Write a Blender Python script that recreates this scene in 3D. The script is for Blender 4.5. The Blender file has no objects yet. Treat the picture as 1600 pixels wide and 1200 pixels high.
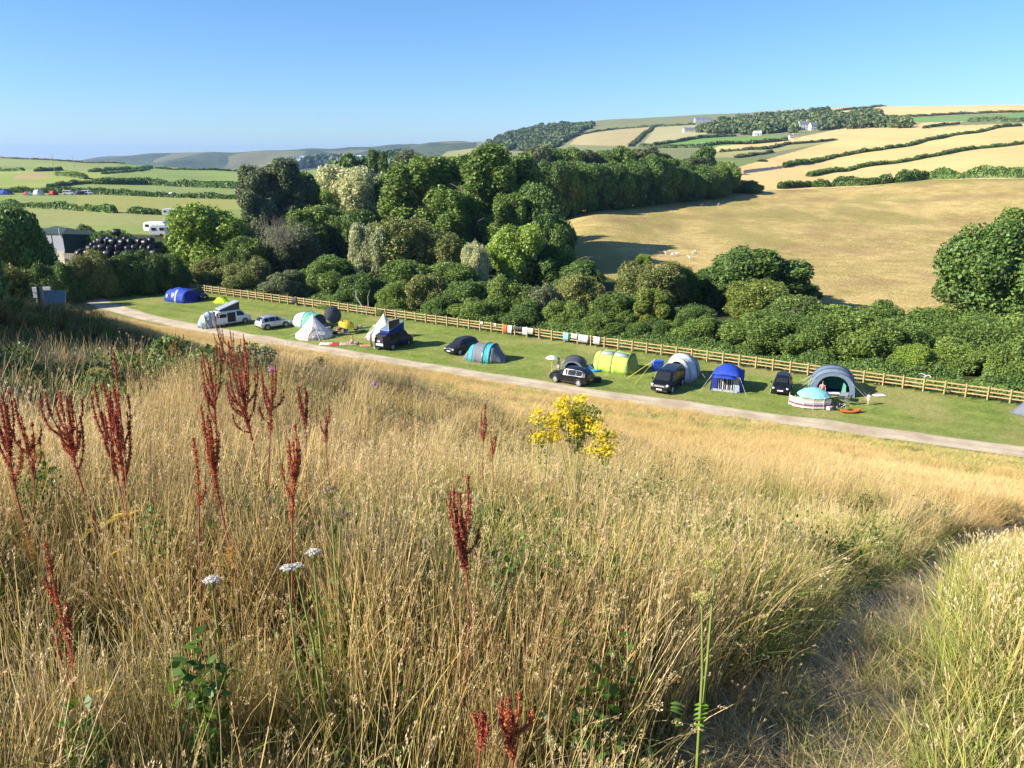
import bpy, math, random
import numpy as np
from mathutils import Vector, Matrix, Euler
random.seed(7); rng = np.random.default_rng(7)
C = bpy.context.scene.collection
PI = math.pi
TH = math.radians(16.5); CT, ST = math.cos(TH), math.sin(TH); FP = 1200.0
SUN_EL = 30.0; SUN_DIR = Vector((-0.95, -0.31, 0)).normalized()      # horizontal direction towards the sun

# ------------------------------------------------------------------ viewing helpers (plan position from a bearing and depth)
def fz(py):
    v = (600-py)/FP
    return (-ST+v*CT)/(CT+v*ST)
def PX(px, py, Y):
    v = (600-py)/FP
    return Vector(((px-800)/FP*Y/(CT+v*ST), Y, fz(py)*Y))
def proj(x, y, z):
    fwd = y*CT-z*ST; up = y*ST+z*CT
    return 800+FP*x/fwd, 600-FP*up/fwd
# ------------------------------------------------------------------ terrain height
ROADX = np.array([-200., -120, -78, -69, -57, -44, -20, 0, 10, 22, 38, 80, 140]); ROADY = np.array([196., 154, 134, 120, 108, 98, 83.8, 71.6, 66.2, 60.5, 52.6, 30, 8])
def road_y(x): return np.interp(x, ROADX, ROADY)
F = -21.5
TC = {
 -2.0: [(60,F),(130,F),(160,-19),(200,-15),(350,-16),(600,-13),(900,-4),(1400,-30),(9000,-80)],
 -0.6: [(60,F),(125,F),(140,fz(409)*140),(152,fz(398)*152),(200,fz(352)*200),(260,fz(322)*260),(350,fz(304)*350),(500,fz(289)*500),(700,fz(267)*700),(900,fz(248)*900),(1000,fz(248.5)*1000),(1400,-30),(4500,-60),(9000,-80)],
 -0.5: [(60,F),(122,F),(137,-16.2),(150,-16.6),(200,fz(350)*200),(260,fz(325)*260),(350,fz(306)*350),(500,fz(291)*500),(700,fz(271)*700),(900,fz(258)*900),(1000,fz(254)*1000),(1400,-34),(3000,-60),(4500,fz(243)*4500),(5200,-40),(9000,-80)],
 -0.4: [(60,F),(135,F),(150,-18.5),(170,-17.5),(200,fz(352)*200),(260,fz(332)*260),(350,fz(310)*350),(450,fz(300)*450),(600,fz(287)*600),(800,fz(274)*800),(1050,fz(263)*1050),(1300,-35),(2500,-60),(4500,fz(236)*4500),(5200,-30),(9000,-80)],
 -0.3: [(60,F),(140,F),(200,-19),(350,fz(312)*350),(450,fz(303)*450),(600,fz(289)*600),(800,fz(276)*800),(1050,fz(265)*1050),(1300,-35),(2500,-50),(4500,fz(229)*4500),(5200,-30),(9000,-80)],
 -0.25:[(60,F),(140,F),(250,-20),(500,-20),(800,-18),(1500,-22),(2600,fz(262)*2600),(3300,fz(243)*3300),(4500,fz(230)*4500),(5200,-30),(9000,-80)],
 -0.17:[(60,F),(140,F),(250,-20),(500,-20),(800,-16),(1500,-20),(2600,fz(258)*2600),(4500,fz(228)*4500),(5200,-30),(9000,-80)],
 -0.1: [(60,F),(140,F),(250,-20),(500,-20),(800,-12),(1500,fz(252)*1500),(2200,fz(243)*2200),(2800,fz(240)*2800),(4500,fz(226)*4500),(5200,-30),(9000,-80)],
 -0.045:[(60,F),(140,F),(250,-20),(500,-20),(1000,fz(256)*1000),(1600,fz(246)*1600),(2000,fz(232)*2000),(2300,fz(233)*2300),(4500,fz(226)*4500),(5200,-30),(9000,-80)],
 0.0:  [(60,F),(140,F-1),(250,-20),(500,-17),(1000,fz(252)*1000),(1600,fz(236)*1600),(2000,fz(211)*2000),(2300,fz(207)*2300),(3000,20),(9000,-80)],
 0.04: [(60,F),(140,F-1),(250,-20),(500,-15),(1000,fz(248)*1000),(1600,fz(230)*1600),(2000,fz(204)*2000),(2300,fz(194)*2300),(3000,40),(9000,-80)],
 0.1:  [(60,F),(150,F-.5),(225,fz(335)*225),(300,-17),(500,-12),(800,fz(243)*800),(1200,fz(226)*1200),(1700,fz(205)*1700),(2300,fz(187)*2300),(3000,60),(9000,-80)],
 0.2:  [(60,F),(130,-22),(175,fz(395)*175),(240,fz(340)*240),(300,fz(305)*300),(500,fz(260)*500),(700,fz(242)*700),(1000,fz(226)*1000),(1400,fz(205)*1400),(1900,fz(189)*1900),(2400,fz(181)*2400),(3200,90),(9000,-80)],
 0.4:  [(60,F),(110,-22),(140,-21.7),(175,fz(395)*175),(225,fz(348)*225),(330,fz(295)*330),(500,fz(268)*500),(700,fz(240)*700),(900,fz(216)*900),(1100,fz(200)*1100),(1500,fz(181)*1500),(2000,fz(167)*2000),(2400,fz(169)*2400),(9000,-80)],
 0.6:  [(60,F),(100,-22),(135,-21.5),(175,fz(392)*175),(225,fz(340)*225),(300,fz(280)*300),(400,fz(262)*400),(600,fz(231)*600),(800,fz(205)*800),(1000,fz(189)*1000),(1300,fz(177)*1300),(1800,fz(164)*1800),(2300,fz(168)*2300),(9000,-80)],
 0.8:  [(55,F),(100,-22),(135,-20),(225,-12),(300,fz(274)*300),(400,fz(258)*400),(600,fz(227)*600),(800,fz(201)*800),(1300,fz(174)*1300),(1800,fz(163)*1800),(2300,fz(168)*2300),(9000,-80)],
 2.0:  [(40,F),(100,-20),(225,-8),(300,0),(600,20),(1300,90),(1800,130),(9000,-80)]}
TKEY = np.array(sorted(TC)); LG = np.linspace(math.log(30), math.log(9000), 420)
TT = np.concatenate([np.linspace(-2,-.75,10)[:-1], np.linspace(-.75,.85,180), np.linspace(.85,2,10)[1:]])
_rows = np.array([np.interp(LG, np.log([p[0] for p in TC[k]]), [p[1] for p in TC[k]]) for k in TKEY])
TAB = np.array([[np.interp(t, TKEY, _rows[:, j]) for j in range(len(LG))] for t in TT])
def _blur(a, ax, n):
    for _ in range(n):
        p = np.concatenate([np.take(a,[0],ax), a, np.take(a,[-1],ax)], ax)
        s = [slice(None)]*2; s0=list(s); s1=list(s); s2=list(s)
        s0[ax]=slice(0,-2); s1[ax]=slice(1,-1); s2[ax]=slice(2,None)
        a = (p[tuple(s0)]+2*p[tuple(s1)]+p[tuple(s2)])/4
    return a
TAB = _blur(_blur(TAB, 1, 6), 0, 10)
def vnoise(x, y, seed=0):
    xi = np.floor(x).astype(np.int64); yi = np.floor(y).astype(np.int64)
    fx = x-xi; fy = y-yi; fx = fx*fx*(3-2*fx); fy = fy*fy*(3-2*fy)
    def h(a, b):
        n = (a*374761393+b*668265263+seed*974711) & 0xffffffff
        n = ((n ^ (n >> 13))*1274126177) & 0xffffffff
        return ((n ^ (n >> 16)) & 0xffff)/65535.0
    return (h(xi,yi)*(1-fx)+h(xi+1,yi)*fx)*(1-fy)+(h(xi,yi+1)*(1-fx)+h(xi+1,yi+1)*fx)*fy
PATHP = np.array([(.95,1.2),(1.06,1.84),(1.48,2.64),(1.93,3.34),(2.53,4.22),(3.9,6.22),(6.63,10.1),(8.85,12.8),(12.5,16.5),(16.9,20.4)])
def path_d(x, y):
    d = np.full(np.shape(x), 1e9); side = np.zeros(np.shape(x))
    P = np.vstack([(0.9,-3), PATHP])
    for a, b in zip(P[:-1], P[1:]):
        ab = b-a; u = np.clip(((x-a[0])*ab[0]+(y-a[1])*ab[1])/(ab@ab), 0, 1)
        dx = x-(a[0]+u*ab[0]); dy = y-(a[1]+u*ab[1]); dd = np.hypot(dx, dy)
        s = np.sign(dx*ab[1]-dy*ab[0]); m = dd < d
        d = np.where(m, dd, d); side = np.where(m, s, side)
    return d, side                                                   # side +1 = right of the path
def bump(x, y, a, b, w, h):
    ax, ay = a; bx, by = b; L2 = (bx-ax)**2+(by-ay)**2
    u = np.clip(((x-ax)*(bx-ax)+(y-ay)*(by-ay))/L2, 0, 1) if L2 > 0 else 0
    d2 = (x-ax-u*(bx-ax))**2+(y-ay-u*(by-ay))**2
    return h*np.exp(-d2/(w*w))
def BANK(x,y): return bump(x,y,(-25,24),(-21,36),5.5,1.3)
def H(x, y):
    x = np.asarray(x, float); y = np.asarray(y, float)
    k = np.where(x > 0, .50, .59)*np.clip(.25+np.abs(y)/10, 0, 1)
    q = (y+k*x)/72; q = np.where(q < 0, q*.7, np.minimum(q, 1.06))
    slope = -1.5 - 20.0*np.minimum(q,1.02) - .7*np.sin(PI*np.clip(q,0,1))
    slope = slope + bump(x,y,(-5.6,13.5),(-3.5,15),4.2,.85) + BANK(x,y) \
        + bump(x,y,(-3,4),(-1.5,5),2.4,.12) - bump(x,y,(-10,16),(-13,26),3.6,1.3) + bump(x,y,(3.6,3.4),(6.6,7.2),1.35,.34)
    slope = slope + (vnoise(x*.5,y*.5,1)-.5)*.22 + (vnoise(x*1.7,y*1.7,2)-.5)*.07
    ys = np.maximum(y, 31.); t = np.clip(x/ys, -1.99, 1.99); l = np.log(ys)
    ti = np.interp(t, TT, np.arange(len(TT))); li = (l-LG[0])/(LG[1]-LG[0]); li = np.clip(li, 0, len(LG)-1.001); ti = np.clip(ti, 0, len(TT)-1.001)
    a = ti.astype(int); b = li.astype(int); fa = ti-a; fb = li-b
    far = (TAB[a,b]*(1-fa)+TAB[a+1,b]*fa)*(1-fb)+(TAB[a,b+1]*(1-fa)+TAB[a+1,b+1]*fa)*fb
    far = np.where(y < 132, np.where(y+.6176*x < 100, F, far), far)
    w = np.clip((y-road_y(x)+3.0)/3.0, 0, 1); w = w*w*(3-2*w)
    z = slope*(1-w)+far*w
    z = z + np.where(y > 160, (vnoise(x/45,y/45,5)-.5)*np.clip((y-160)/400,0,1)*3.0, 0) + np.where(y > 2500, (vnoise(x/330,y/500,9)-.5)*44+np.where(y > 2500,(vnoise(x/110,y/220,10)-.5)*14,0), 0)
    pd, sd = path_d(x, y)
    return z - .10*np.exp(-(pd/.30)**2)*(y < 20)
def h1(x, y): return float(H(np.array([x]), np.array([y]))[0])
_YS = np.exp(np.linspace(math.log(2), math.log(6500), 1400))
def ray(px, py, ymin=2.0):                                           # where that line of sight meets the terrain
    v = (600-py)/FP; X = (px-800)/FP*_YS/(CT+v*ST); Z = fz(py)*_YS
    d = Z-H(X, _YS); m = np.where((d < 0) & (_YS > ymin))[0]
    if len(m) == 0: i = len(_YS)-1
    else: i = m[0]
    if i > 0 and d[i-1] > 0:
        u = d[i-1]/(d[i-1]-d[i]); Y = _YS[i-1]+u*(_YS[i]-_YS[i-1])
    else: Y = _YS[i]
    X = (px-800)/FP*Y/(CT+v*ST)
    return Vector((X, Y, h1(X, Y)))
def camp(px, py):                                                    # a spot on the level camping field
    Y = F/fz(py); p = PX(px, py, Y); return Vector((p.x, p.y, F))

# ------------------------------------------------------------------ materials
def newmat(name):
    m = bpy.data.materials.new(name); m.use_nodes = True; nt = m.node_tree
    return m, nt, nt.nodes['Principled BSDF']
def mat(name, col, rough=.6, var=.18, scale=6.0, metal=0., spec=.4, bump_=0., coat=0.):
    m, nt, b = newmat(name); N = nt.nodes; L = nt.links
    b.inputs['Roughness'].default_value = rough; b.inputs['Metallic'].default_value = metal
    b.inputs['Specular IOR Level'].default_value = spec; b.inputs['Coat Weight'].default_value = coat
    n = N.new('ShaderNodeTexNoise'); n.inputs['Scale'].default_value = scale; n.inputs['Detail'].default_value = 5
    tc = N.new('ShaderNodeTexCoord'); L.new(tc.outputs['Object'], n.inputs['Vector'])
    mx = N.new('ShaderNodeMix'); mx.data_type = 'RGBA'
    mx.inputs[6].default_value = (*[c*(1-var) for c in col], 1); mx.inputs[7].default_value = (*[min(1,c*(1+var)) for c in col], 1)
    L.new(n.outputs['Fac'], mx.inputs[0]); L.new(mx.outputs[2], b.inputs['Base Color'])
    if bump_:
        bp = N.new('ShaderNodeBump'); bp.inputs['Strength'].default_value = bump_; bp.inputs['Distance'].default_value = .05
        L.new(n.outputs['Fac'], bp.inputs['Height']); L.new(bp.outputs['Normal'], b.inputs['Normal'])
    return m
def foliage_mat(name, c1, c2, trans=.3, scale=.35, rough=.55, hattr=None, c3=None, c4=None, rnd=.5, ns2=1.6):
    m, nt, b = newmat(name); N = nt.nodes; L = nt.links
    g = N.new('ShaderNodeNewGeometry'); n = N.new('ShaderNodeTexNoise'); n.inputs['Scale'].default_value = scale; n.inputs['Detail'].default_value = 4
    L.new(g.outputs['Position'], n.inputs['Vector'])
    oi = N.new('ShaderNodeObjectInfo')
    ma = N.new('ShaderNodeMath'); ma.operation = 'MULTIPLY_ADD'; ma.inputs[1].default_value = rnd; L.new(oi.outputs['Random'], ma.inputs[0])
    sb = N.new('ShaderNodeMath'); sb.operation = 'MULTIPLY_ADD'; sb.inputs[1].default_value = ns2; sb.inputs[2].default_value = .5-ns2/2-rnd/2
    L.new(n.outputs['Fac'], sb.inputs[0]); L.new(sb.outputs[0], ma.inputs[2]); ma.use_clamp = True
    mx = N.new('ShaderNodeMix'); mx.data_type = 'RGBA'; mx.inputs[6].default_value = (*c1,1); mx.inputs[7].default_value = (*c2,1)
    L.new(ma.outputs[0], mx.inputs[0]); out = mx.outputs[2]
    at = N.new('ShaderNodeAttribute'); at.attribute_name = 'tone'          # leaf to leaf difference, stored with the mesh
    m3 = N.new('ShaderNodeMix'); m3.data_type = 'RGBA'; m3.blend_type = 'MULTIPLY'; m3.inputs[0].default_value = 1
    L.new(out, m3.inputs[6]); L.new(at.outputs['Color'], m3.inputs[7]); out = m3.outputs[2]
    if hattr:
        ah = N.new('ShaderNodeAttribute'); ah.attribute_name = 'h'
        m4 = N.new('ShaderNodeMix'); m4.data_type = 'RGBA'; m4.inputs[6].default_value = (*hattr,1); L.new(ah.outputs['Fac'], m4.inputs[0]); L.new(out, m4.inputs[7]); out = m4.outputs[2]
    L.new(out, b.inputs['Base Color']); b.inputs['Roughness'].default_value = rough; b.inputs['Specular IOR Level'].default_value = .35
    tr = N.new('ShaderNodeBsdfTranslucent'); L.new(out, tr.inputs['Color'])
    ms = N.new('ShaderNodeMixShader'); ms.inputs[0].default_value = trans
    L.new(b.outputs[0], ms.inputs[1]); L.new(tr.outputs[0], ms.inputs[2]); L.new(ms.outputs[0], N['Material Output'].inputs['Surface'])
    return m
# ------------------------------------------------------------------ mesh helpers
def link(name, me, parent=None):
    o = bpy.data.objects.new(name, me); C.objects.link(o)
    if parent is not None: o.parent = parent
    return o
def npmesh(name, V, Fq, m=None, smooth=False, tone=None, h=None):
    me = bpy.data.meshes.new(name); V = np.asarray(V, np.float32); Fq = np.asarray(Fq, np.int32); k = Fq.shape[1]
    me.vertices.add(len(V)); me.vertices.foreach_set('co', V.ravel())
    me.loops.add(Fq.size); me.loops.foreach_set('vertex_index', Fq.ravel())
    me.polygons.add(len(Fq)); me.polygons.foreach_set('loop_start', np.arange(0, Fq.size, k, dtype=np.int32)); me.polygons.foreach_set('loop_total', np.full(len(Fq), k, np.int32))
    if smooth: me.polygons.foreach_set('use_smooth', np.ones(len(Fq), bool))
    if m: me.materials.append(m)
    if tone is not None:
        a = me.color_attributes.new('tone', 'FLOAT_COLOR', 'POINT'); c = np.ones((len(V),4), np.float32); c[:,:3] = tone.reshape(len(V),-1); a.data.foreach_set('color', c.ravel())
    if h is not None:
        a = me.attributes.new('h', 'FLOAT', 'POINT'); a.data.foreach_set('value', np.asarray(h, np.float32))
    me.update(); me.validate()
    return me
def tag(o, label=None, cat=None, group=None, kind=None):
    if label: o['label'] = label
    if cat: o['category'] = cat
    if group: o['group'] = group
    if kind: o['kind'] = kind
    return o
def thing(name, label, cat, loc=(0,0,0), rz=0., group=None):
    o = bpy.data.objects.new(name, None); C.objects.link(o); o.empty_display_size = .3
    o.location = loc; o.rotation_euler = (0,0,rz); return tag(o, label, cat, group)
def copytree(o, parent=None):
    c = o.copy(); C.objects.link(c)
    if parent is not None: c.parent = parent
    for ch in [k for k in o.children]: copytree(ch, c)
    return c
class MB:
    def __init__(s): s.v = []; s.f = []
    def add(s, vs, fs):
        b = len(s.v); s.v += [tuple(p) for p in vs]; s.f += [tuple(b+i for i in f) for f in fs]; return s
    def box(s, c, d, rot=None, taper=1.0):
        M = Euler(rot).to_matrix() if rot else Matrix.Identity(3); vs = []
        for z in (-1,1):
            k = taper if z > 0 else 1
            for x, y in ((-1,-1),(1,-1),(1,1),(-1,1)): vs.append(Vector(c)+M@Vector((x*d[0]/2*k, y*d[1]/2*k, z*d[2]/2)))
        return s.add(vs, [(3,2,1,0),(4,5,6,7),(0,1,5,4),(1,2,6,5),(2,3,7,6),(3,0,4,7)])
    def tube(s, pts, r, n=6, cap=True):
        pts = [Vector(p) for p in pts]; rs = r if isinstance(r,(list,tuple)) else [r]*len(pts); vs = []
        for i, p in enumerate(pts):
            d = (pts[min(i+1,len(pts)-1)]-pts[max(i-1,0)]).normalized()
            a = d.cross(Vector((0,0,1)) if abs(d.z) < .9 else Vector((1,0,0))).normalized(); b = a.cross(d)
            for k in range(n):
                q = 2*PI*k/n; vs.append(p+(a*math.cos(q)+b*math.sin(q))*rs[i])
        fs = [(i*n+k, i*n+(k+1)%n, (i+1)*n+(k+1)%n, (i+1)*n+k) for i in range(len(pts)-1) for k in range(n)]
        if cap: fs += [tuple(range(n-1,-1,-1)), tuple(range((len(pts)-1)*n, len(pts)*n))]
        return s.add(vs, fs)
    def ell(s, c, r, n=10, m=6, rot=None):
        M = Euler(rot).to_matrix() if rot else Matrix.Identity(3); vs = []; c = Vector(c)
        for i in range(1, m):
            a = PI*i/m
            for k in range(n): q = 2*PI*k/n; vs.append(c+M@Vector((r[0]*math.sin(a)*math.cos(q), r[1]*math.sin(a)*math.sin(q), r[2]*math.cos(a))))
        vs += [c+M@Vector((0,0,r[2])), c-M@Vector((0,0,r[2]))]; t = len(vs)-2
        fs = [(i*n+k, (i+1)*n+k, (i+1)*n+(k+1)%n, i*n+(k+1)%n) for i in range(m-2) for k in range(n)]
        fs += [(t, k, (k+1)%n) for k in range(n)] + [(t+1, (m-2)*n+(k+1)%n, (m-2)*n+k) for k in range(n)]
        return s.add(vs, fs)
    def cyl(s, c, axis, r, L, n=16, r2=None):
        a = Vector(axis).normalized()*L/2; c = Vector(c)
        return s.tube([c-a, c+a], [r, r if r2 is None else r2], n)
    def sheet(s, rings, closed=False):
        n = len(rings[0]); vs = [p for r in rings for p in r]; m = n if closed else n-1
        return s.add(vs, [(i*n+k, i*n+(k+1)%n, (i+1)*n+(k+1)%n, (i+1)*n+k) for i in range(len(rings)-1) for k in range(m)])
    def build(s, name, m, parent=None, smooth=False, bevel=0, solid=0):
        me = bpy.data.meshes.new(name); me.from_pydata(s.v, [], s.f); me.materials.append(m)
        if smooth: me.polygons.foreach_set('use_smooth', [True]*len(me.polygons))
        me.update(); o = link(name, me, parent)
        if solid: k = o.modifiers.new('s','SOLIDIFY'); k.thickness = solid; k.offset = 0
        if bevel: k = o.modifiers.new('b','BEVEL'); k.width = bevel; k.segments = 2; k.limit_method = 'ANGLE'
        return o
HAZE = 0.00007; EXPO = 1.13; DENOISE = True
# ------------------------------------------------------------------ the ground sheet
ycols = np.concatenate([np.linspace(-14,0,20)[:-1], np.linspace(0,12,110)[:-1], 12*np.exp(np.linspace(0, math.log(60/12.), 120))[:-1], 60*np.exp(np.linspace(0, math.log(9000/60.), 560))])
tcols = np.concatenate([np.linspace(-2.1,-.82,30)[:-1], np.linspace(-.82,.82,820), np.linspace(.82,2.1,30)[1:]])
Wy = np.sqrt(ycols.clip(0)**2+8.0**2)
GX = tcols[None,:]*Wy[:,None]; GY = np.repeat(ycols[:,None], len(tcols), 1)
GZ = H(GX.ravel(), GY.ravel()).reshape(GX.shape)
px, py = proj(GX, np.maximum(GY, .5), GZ)
def inpoly(px, py, poly):
    r = np.zeros(px.shape, bool); n = len(poly)
    for i in range(n):
        x0,y0 = poly[i]; x1,y1 = poly[(i+1)%n]
        if y0 == y1: continue
        c = ((y0 > py) != (y1 > py)) & (px < (x1-x0)*(py-y0)/(y1-y0)+x0); r ^= c
    return r
C1 = np.zeros(GX.shape+(3,)); C2 = np.zeros(GX.shape+(3,)); RG = np.zeros(GX.shape, int)
REG = ['ground','hillside','lawn','woodland_ground','pasture','wheat_field','green_field','stubble_field','far_hills']
def paint(mask, c1, c2, reg): C1[mask] = c1; C2[mask] = c2; RG[mask] = REG.index(reg)
al = np.ones(GX.shape, bool)
paint(al, (.15,.20,.06), (.22,.25,.09), 'ground')
paint(GY < road_y(GX), (.26,.20,.09), (.36,.27,.13), 'hillside')
pd, sd = path_d(GX, GY)
paint((pd < .30+.10*vnoise(GX*4,GY*4,3)) & (GY < 20), (.20,.155,.10), (.12,.09,.055), 'hillside')
fenced = GY+.6176*GX
lawn = (GY >= road_y(GX)) & (fenced < 94.4) & (GX > -64)
paint(lawn, (.175,.235,.045), (.27,.315,.075), 'lawn')
_st = .5+.5*np.clip(np.sin(fenced*1.9)*2.2+(vnoise(GX*.3,GY*.3,31)-.5)*2,-1,1); _wr = np.clip((vnoise(GX*.22,GY*.22,33)-.58)*4,0,1)
_tr = np.exp(-((fenced-79.6)/.5)**2)+np.exp(-((fenced-81.8)/.5)**2); _wr = np.clip(_wr*.55+.35*_tr*vnoise(GX*.15,GY*.15,34),0,1)
for _c, _k in ((C1,.86),(C2,.94)):
    _c[lawn] = _c[lawn]*(1-.13*_st[lawn])[:,None]*(1-_wr[lawn])[:,None]+np.array((.40,.34,.13))[None,:]*_wr[lawn][:,None]*_k
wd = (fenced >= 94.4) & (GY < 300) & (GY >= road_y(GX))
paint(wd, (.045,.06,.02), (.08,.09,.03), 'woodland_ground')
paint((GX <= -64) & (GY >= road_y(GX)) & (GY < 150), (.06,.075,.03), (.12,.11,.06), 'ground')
far = (GY > 118)
def fp(poly, c1, c2, reg, m=None): paint(inpoly(px, py, poly) & (far if m is None else m), c1, c2, reg)
paint((px < 500) & (GY > 175) & (GY < 1500), (.19,.25,.065), (.27,.31,.10), 'green_field')
fp([(-900,345),(-900,318),(180,328),(280,334),(330,345),(250,352),(120,352)], (.24,.27,.09), (.32,.31,.12), 'green_field')
fp([(120,335),(120,303),(400,308),(400,326),(260,330)], (.33,.32,.10), (.27,.29,.08), 'green_field')
fp([(-900,289),(-900,260),(150,266),(190,270),(130,283),(60,293)], (.26,.33,.07), (.33,.36,.10), 'green_field')
fp([(18,281),(30,270),(70,269),(80,277),(50,282)], (.42,.33,.15), (.36,.31,.13), 'green_field')
fp([(190,283),(205,268),(240,262),(400,266),(400,289)], (.20,.28,.07), (.27,.32,.10), 'green_field')
fp([(195,271),(175,262),(190,255),(140,253),(0,246),(0,260),(120,266)], (.25,.31,.09), (.30,.32,.12), 'green_field')
paint((GY > 1500) & (px < 760), (.055,.08,.05), (.11,.13,.075), 'far_hills')
paint((GY > 2900) & (px < 760) & (vnoise(GX/260, GY/420, 4) > .62), (.22,.20,.11), (.16,.17,.08), 'far_hills')
fp([(690,243),(700,236),(760,230),(770,240),(740,250),(700,250)], (.30,.27,.12), (.26,.27,.10), 'green_field', GY > 1300)
paint((px >= 745) & (GY > 600), (.17,.19,.085), (.25,.25,.12), 'ground')
fp([(735,236),(752,228),(800,203),(850,192),(905,196),(930,196),(905,212),(880,226),(860,236)], (.040,.060,.025), (.085,.11,.04), 'far_hills')
pasture = [(2600,480),(1700,500),(1430,505),(1250,505),(1000,450),(880,410),(860,325),(1000,304),(1120,300),(1190,299),(1210,297),(1350,293),(1450,282),(1600,280),(2600,272)]
fp(pasture, (.38,.29,.095), (.62,.46,.19), 'pasture', GY > 96)
_pm = np.clip((vnoise(GX/16+5,GY/34,41)*.6+vnoise(GX/5,GY/11,42)*.4-.50)*4.5,0,1)*(RG == REG.index('pasture'))
for _c in (C1,C2): _c[:] = _c*(1-.6*_pm[...,None])+np.array((.33,.30,.09))*(.5*_pm[...,None])
_pm = np.clip((vnoise(GX/22+15,GY/20,43)*.6+vnoise(GX/6,GY/9,44)*.4-.56)*5,0,1)*(RG == REG.index('pasture'))
for _c in (C1,C2): _c[:] = _c*(1-.5*_pm[...,None])+np.array((.30,.19,.09))*(.5*_pm[...,None])
W = (.60,.41,.165); W2 = (.68,.49,.21)
fp([(1165,292),(1120,278),(1150,262),(1230,240),(1330,212),(1450,201),(1500,196),(1600,193),(2600,185),(2600,272),(1600,279),(1450,281),(1350,292),(1190,298)], W, W2, 'wheat_field')
fp([(1110,246),(1150,246),(1206,238),(1300,222),(1310,218),(1244,224),(1187,233),(1124,237)], (.30,.30,.12), (.36,.33,.15), 'green_field')
fp([(1100,236),(1130,227),(1187,223),(1250,214),(1300,204),(1380,190),(1515,188),(1450,201),(1330,214),(1240,225),(1187,232),(1124,237)], (.62,.43,.19), (.68,.48,.22), 'wheat_field')
fp([(1000,229),(1060,222),(1094,216),(1215,213),(1232,218),(1187,223),(1130,228),(1094,230)], (.14,.27,.05), (.18,.31,.07), 'green_field')
fp([(1400,193),(1385,187),(1470,182),(1600,176),(2600,170),(2600,184),(1600,187),(1520,189)], (.15,.27,.07), (.20,.31,.10), 'green_field')
fp([(1300,176),(1330,168),(1412,163),(1600,160),(2600,160),(2600,172),(1600,175.5),(1470,181),(1385,185)], (.66,.45,.19), (.72,.52,.24), 'wheat_field')
fp([(1160,181),(1200,174),(1290,168),(1330,165),(1412,162),(1311,173),(1292,176)], (.52,.41,.21), (.46,.38,.2), 'wheat_field')
fp([(890,226),(905,212),(955,203),(1018,198),(1003,215),(985,229)], (.36,.30,.15), (.42,.34,.17), 'stubble_field')
fp([(1004,226),(1024,199),(1090,195),(1108,206),(1096,215),(1060,221)], (.36,.34,.17), (.42,.38,.20), 'stubble_field')
fp([(1161,272),(1229,262),(1231,258),(1161,266)], (.07,.075,.09), (.10,.105,.12), 'ground')
vid = np.arange(GX.size).reshape(GX.shape)
Q = np.stack([vid[:-1,:-1], vid[:-1,1:], vid[1:,1:], vid[1:,:-1]], -1).reshape(-1,4)
QR = RG[:-1,:-1].ravel()
def ground_mat(name, s1, s2, bs, bstr, contrast=1.0, stretch=(1,1,1)):
    m, nt, b = newmat(name); N = nt.nodes; L = nt.links
    g = N.new('ShaderNodeNewGeometry'); mp = N.new('ShaderNodeMapping'); mp.inputs['Scale'].default_value = stretch; L.new(g.outputs['Position'], mp.inputs['Vector'])
    a1 = N.new('ShaderNodeAttribute'); a1.attribute_name = 'c1'; a2 = N.new('ShaderNodeAttribute'); a2.attribute_name = 'c2'
    ns = []
    for s in (s1, s2, bs):
        n = N.new('ShaderNodeTexNoise'); n.inputs['Scale'].default_value = s; n.inputs['Detail'].default_value = 8; n.inputs['Roughness'].default_value = .65
        L.new(mp.outputs[0], n.inputs['Vector']); ns.append(n)
    ad = N.new('ShaderNodeMath'); ad.operation = 'ADD'; L.new(ns[0].outputs['Fac'], ad.inputs[0]); L.new(ns[1].outputs['Fac'], ad.inputs[1])
    mr = N.new('ShaderNodeMapRange'); mr.inputs[1].default_value = 1-.28/contrast; mr.inputs[2].default_value = 1+.28/contrast; L.new(ad.outputs[0], mr.inputs[0])
    mx = N.new('ShaderNodeMix'); mx.data_type = 'RGBA'; L.new(mr.outputs[0], mx.inputs[0]); L.new(a1.outputs['Color'], mx.inputs[6]); L.new(a2.outputs['Color'], mx.inputs[7])
    m2 = N.new('ShaderNodeMix'); m2.data_type = 'RGBA'; m2.blend_type = 'MULTIPLY'; m2.inputs[0].default_value = 1
    mr2 = N.new('ShaderNodeMapRange'); mr2.inputs[1].default_value = .3; mr2.inputs[2].default_value = .7; mr2.inputs[3].default_value = 1-.28*contrast; mr2.inputs[4].default_value = 1+.15*contrast
    L.new(ns[2].outputs['Fac'], mr2.inputs[0]); cc = N.new('ShaderNodeCombineColor')
    for i in range(3): L.new(mr2.outputs[0], cc.inputs[i])
    L.new(mx.outputs[2], m2.inputs[6]); L.new(cc.outputs[0], m2.inputs[7]); L.new(m2.outputs[2], b.inputs['Base Color'])
    b.inputs['Roughness'].default_value = .95; b.inputs['Specular IOR Level'].default_value = .1
    bp = N.new('ShaderNodeBump'); bp.inputs['Strength'].default_value = bstr; bp.inputs['Distance'].default_value = .3; L.new(ns[2].outputs['Fac'], bp.inputs['Height']); L.new(bp.outputs['Normal'], b.inputs['Normal'])
    return m
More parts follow.
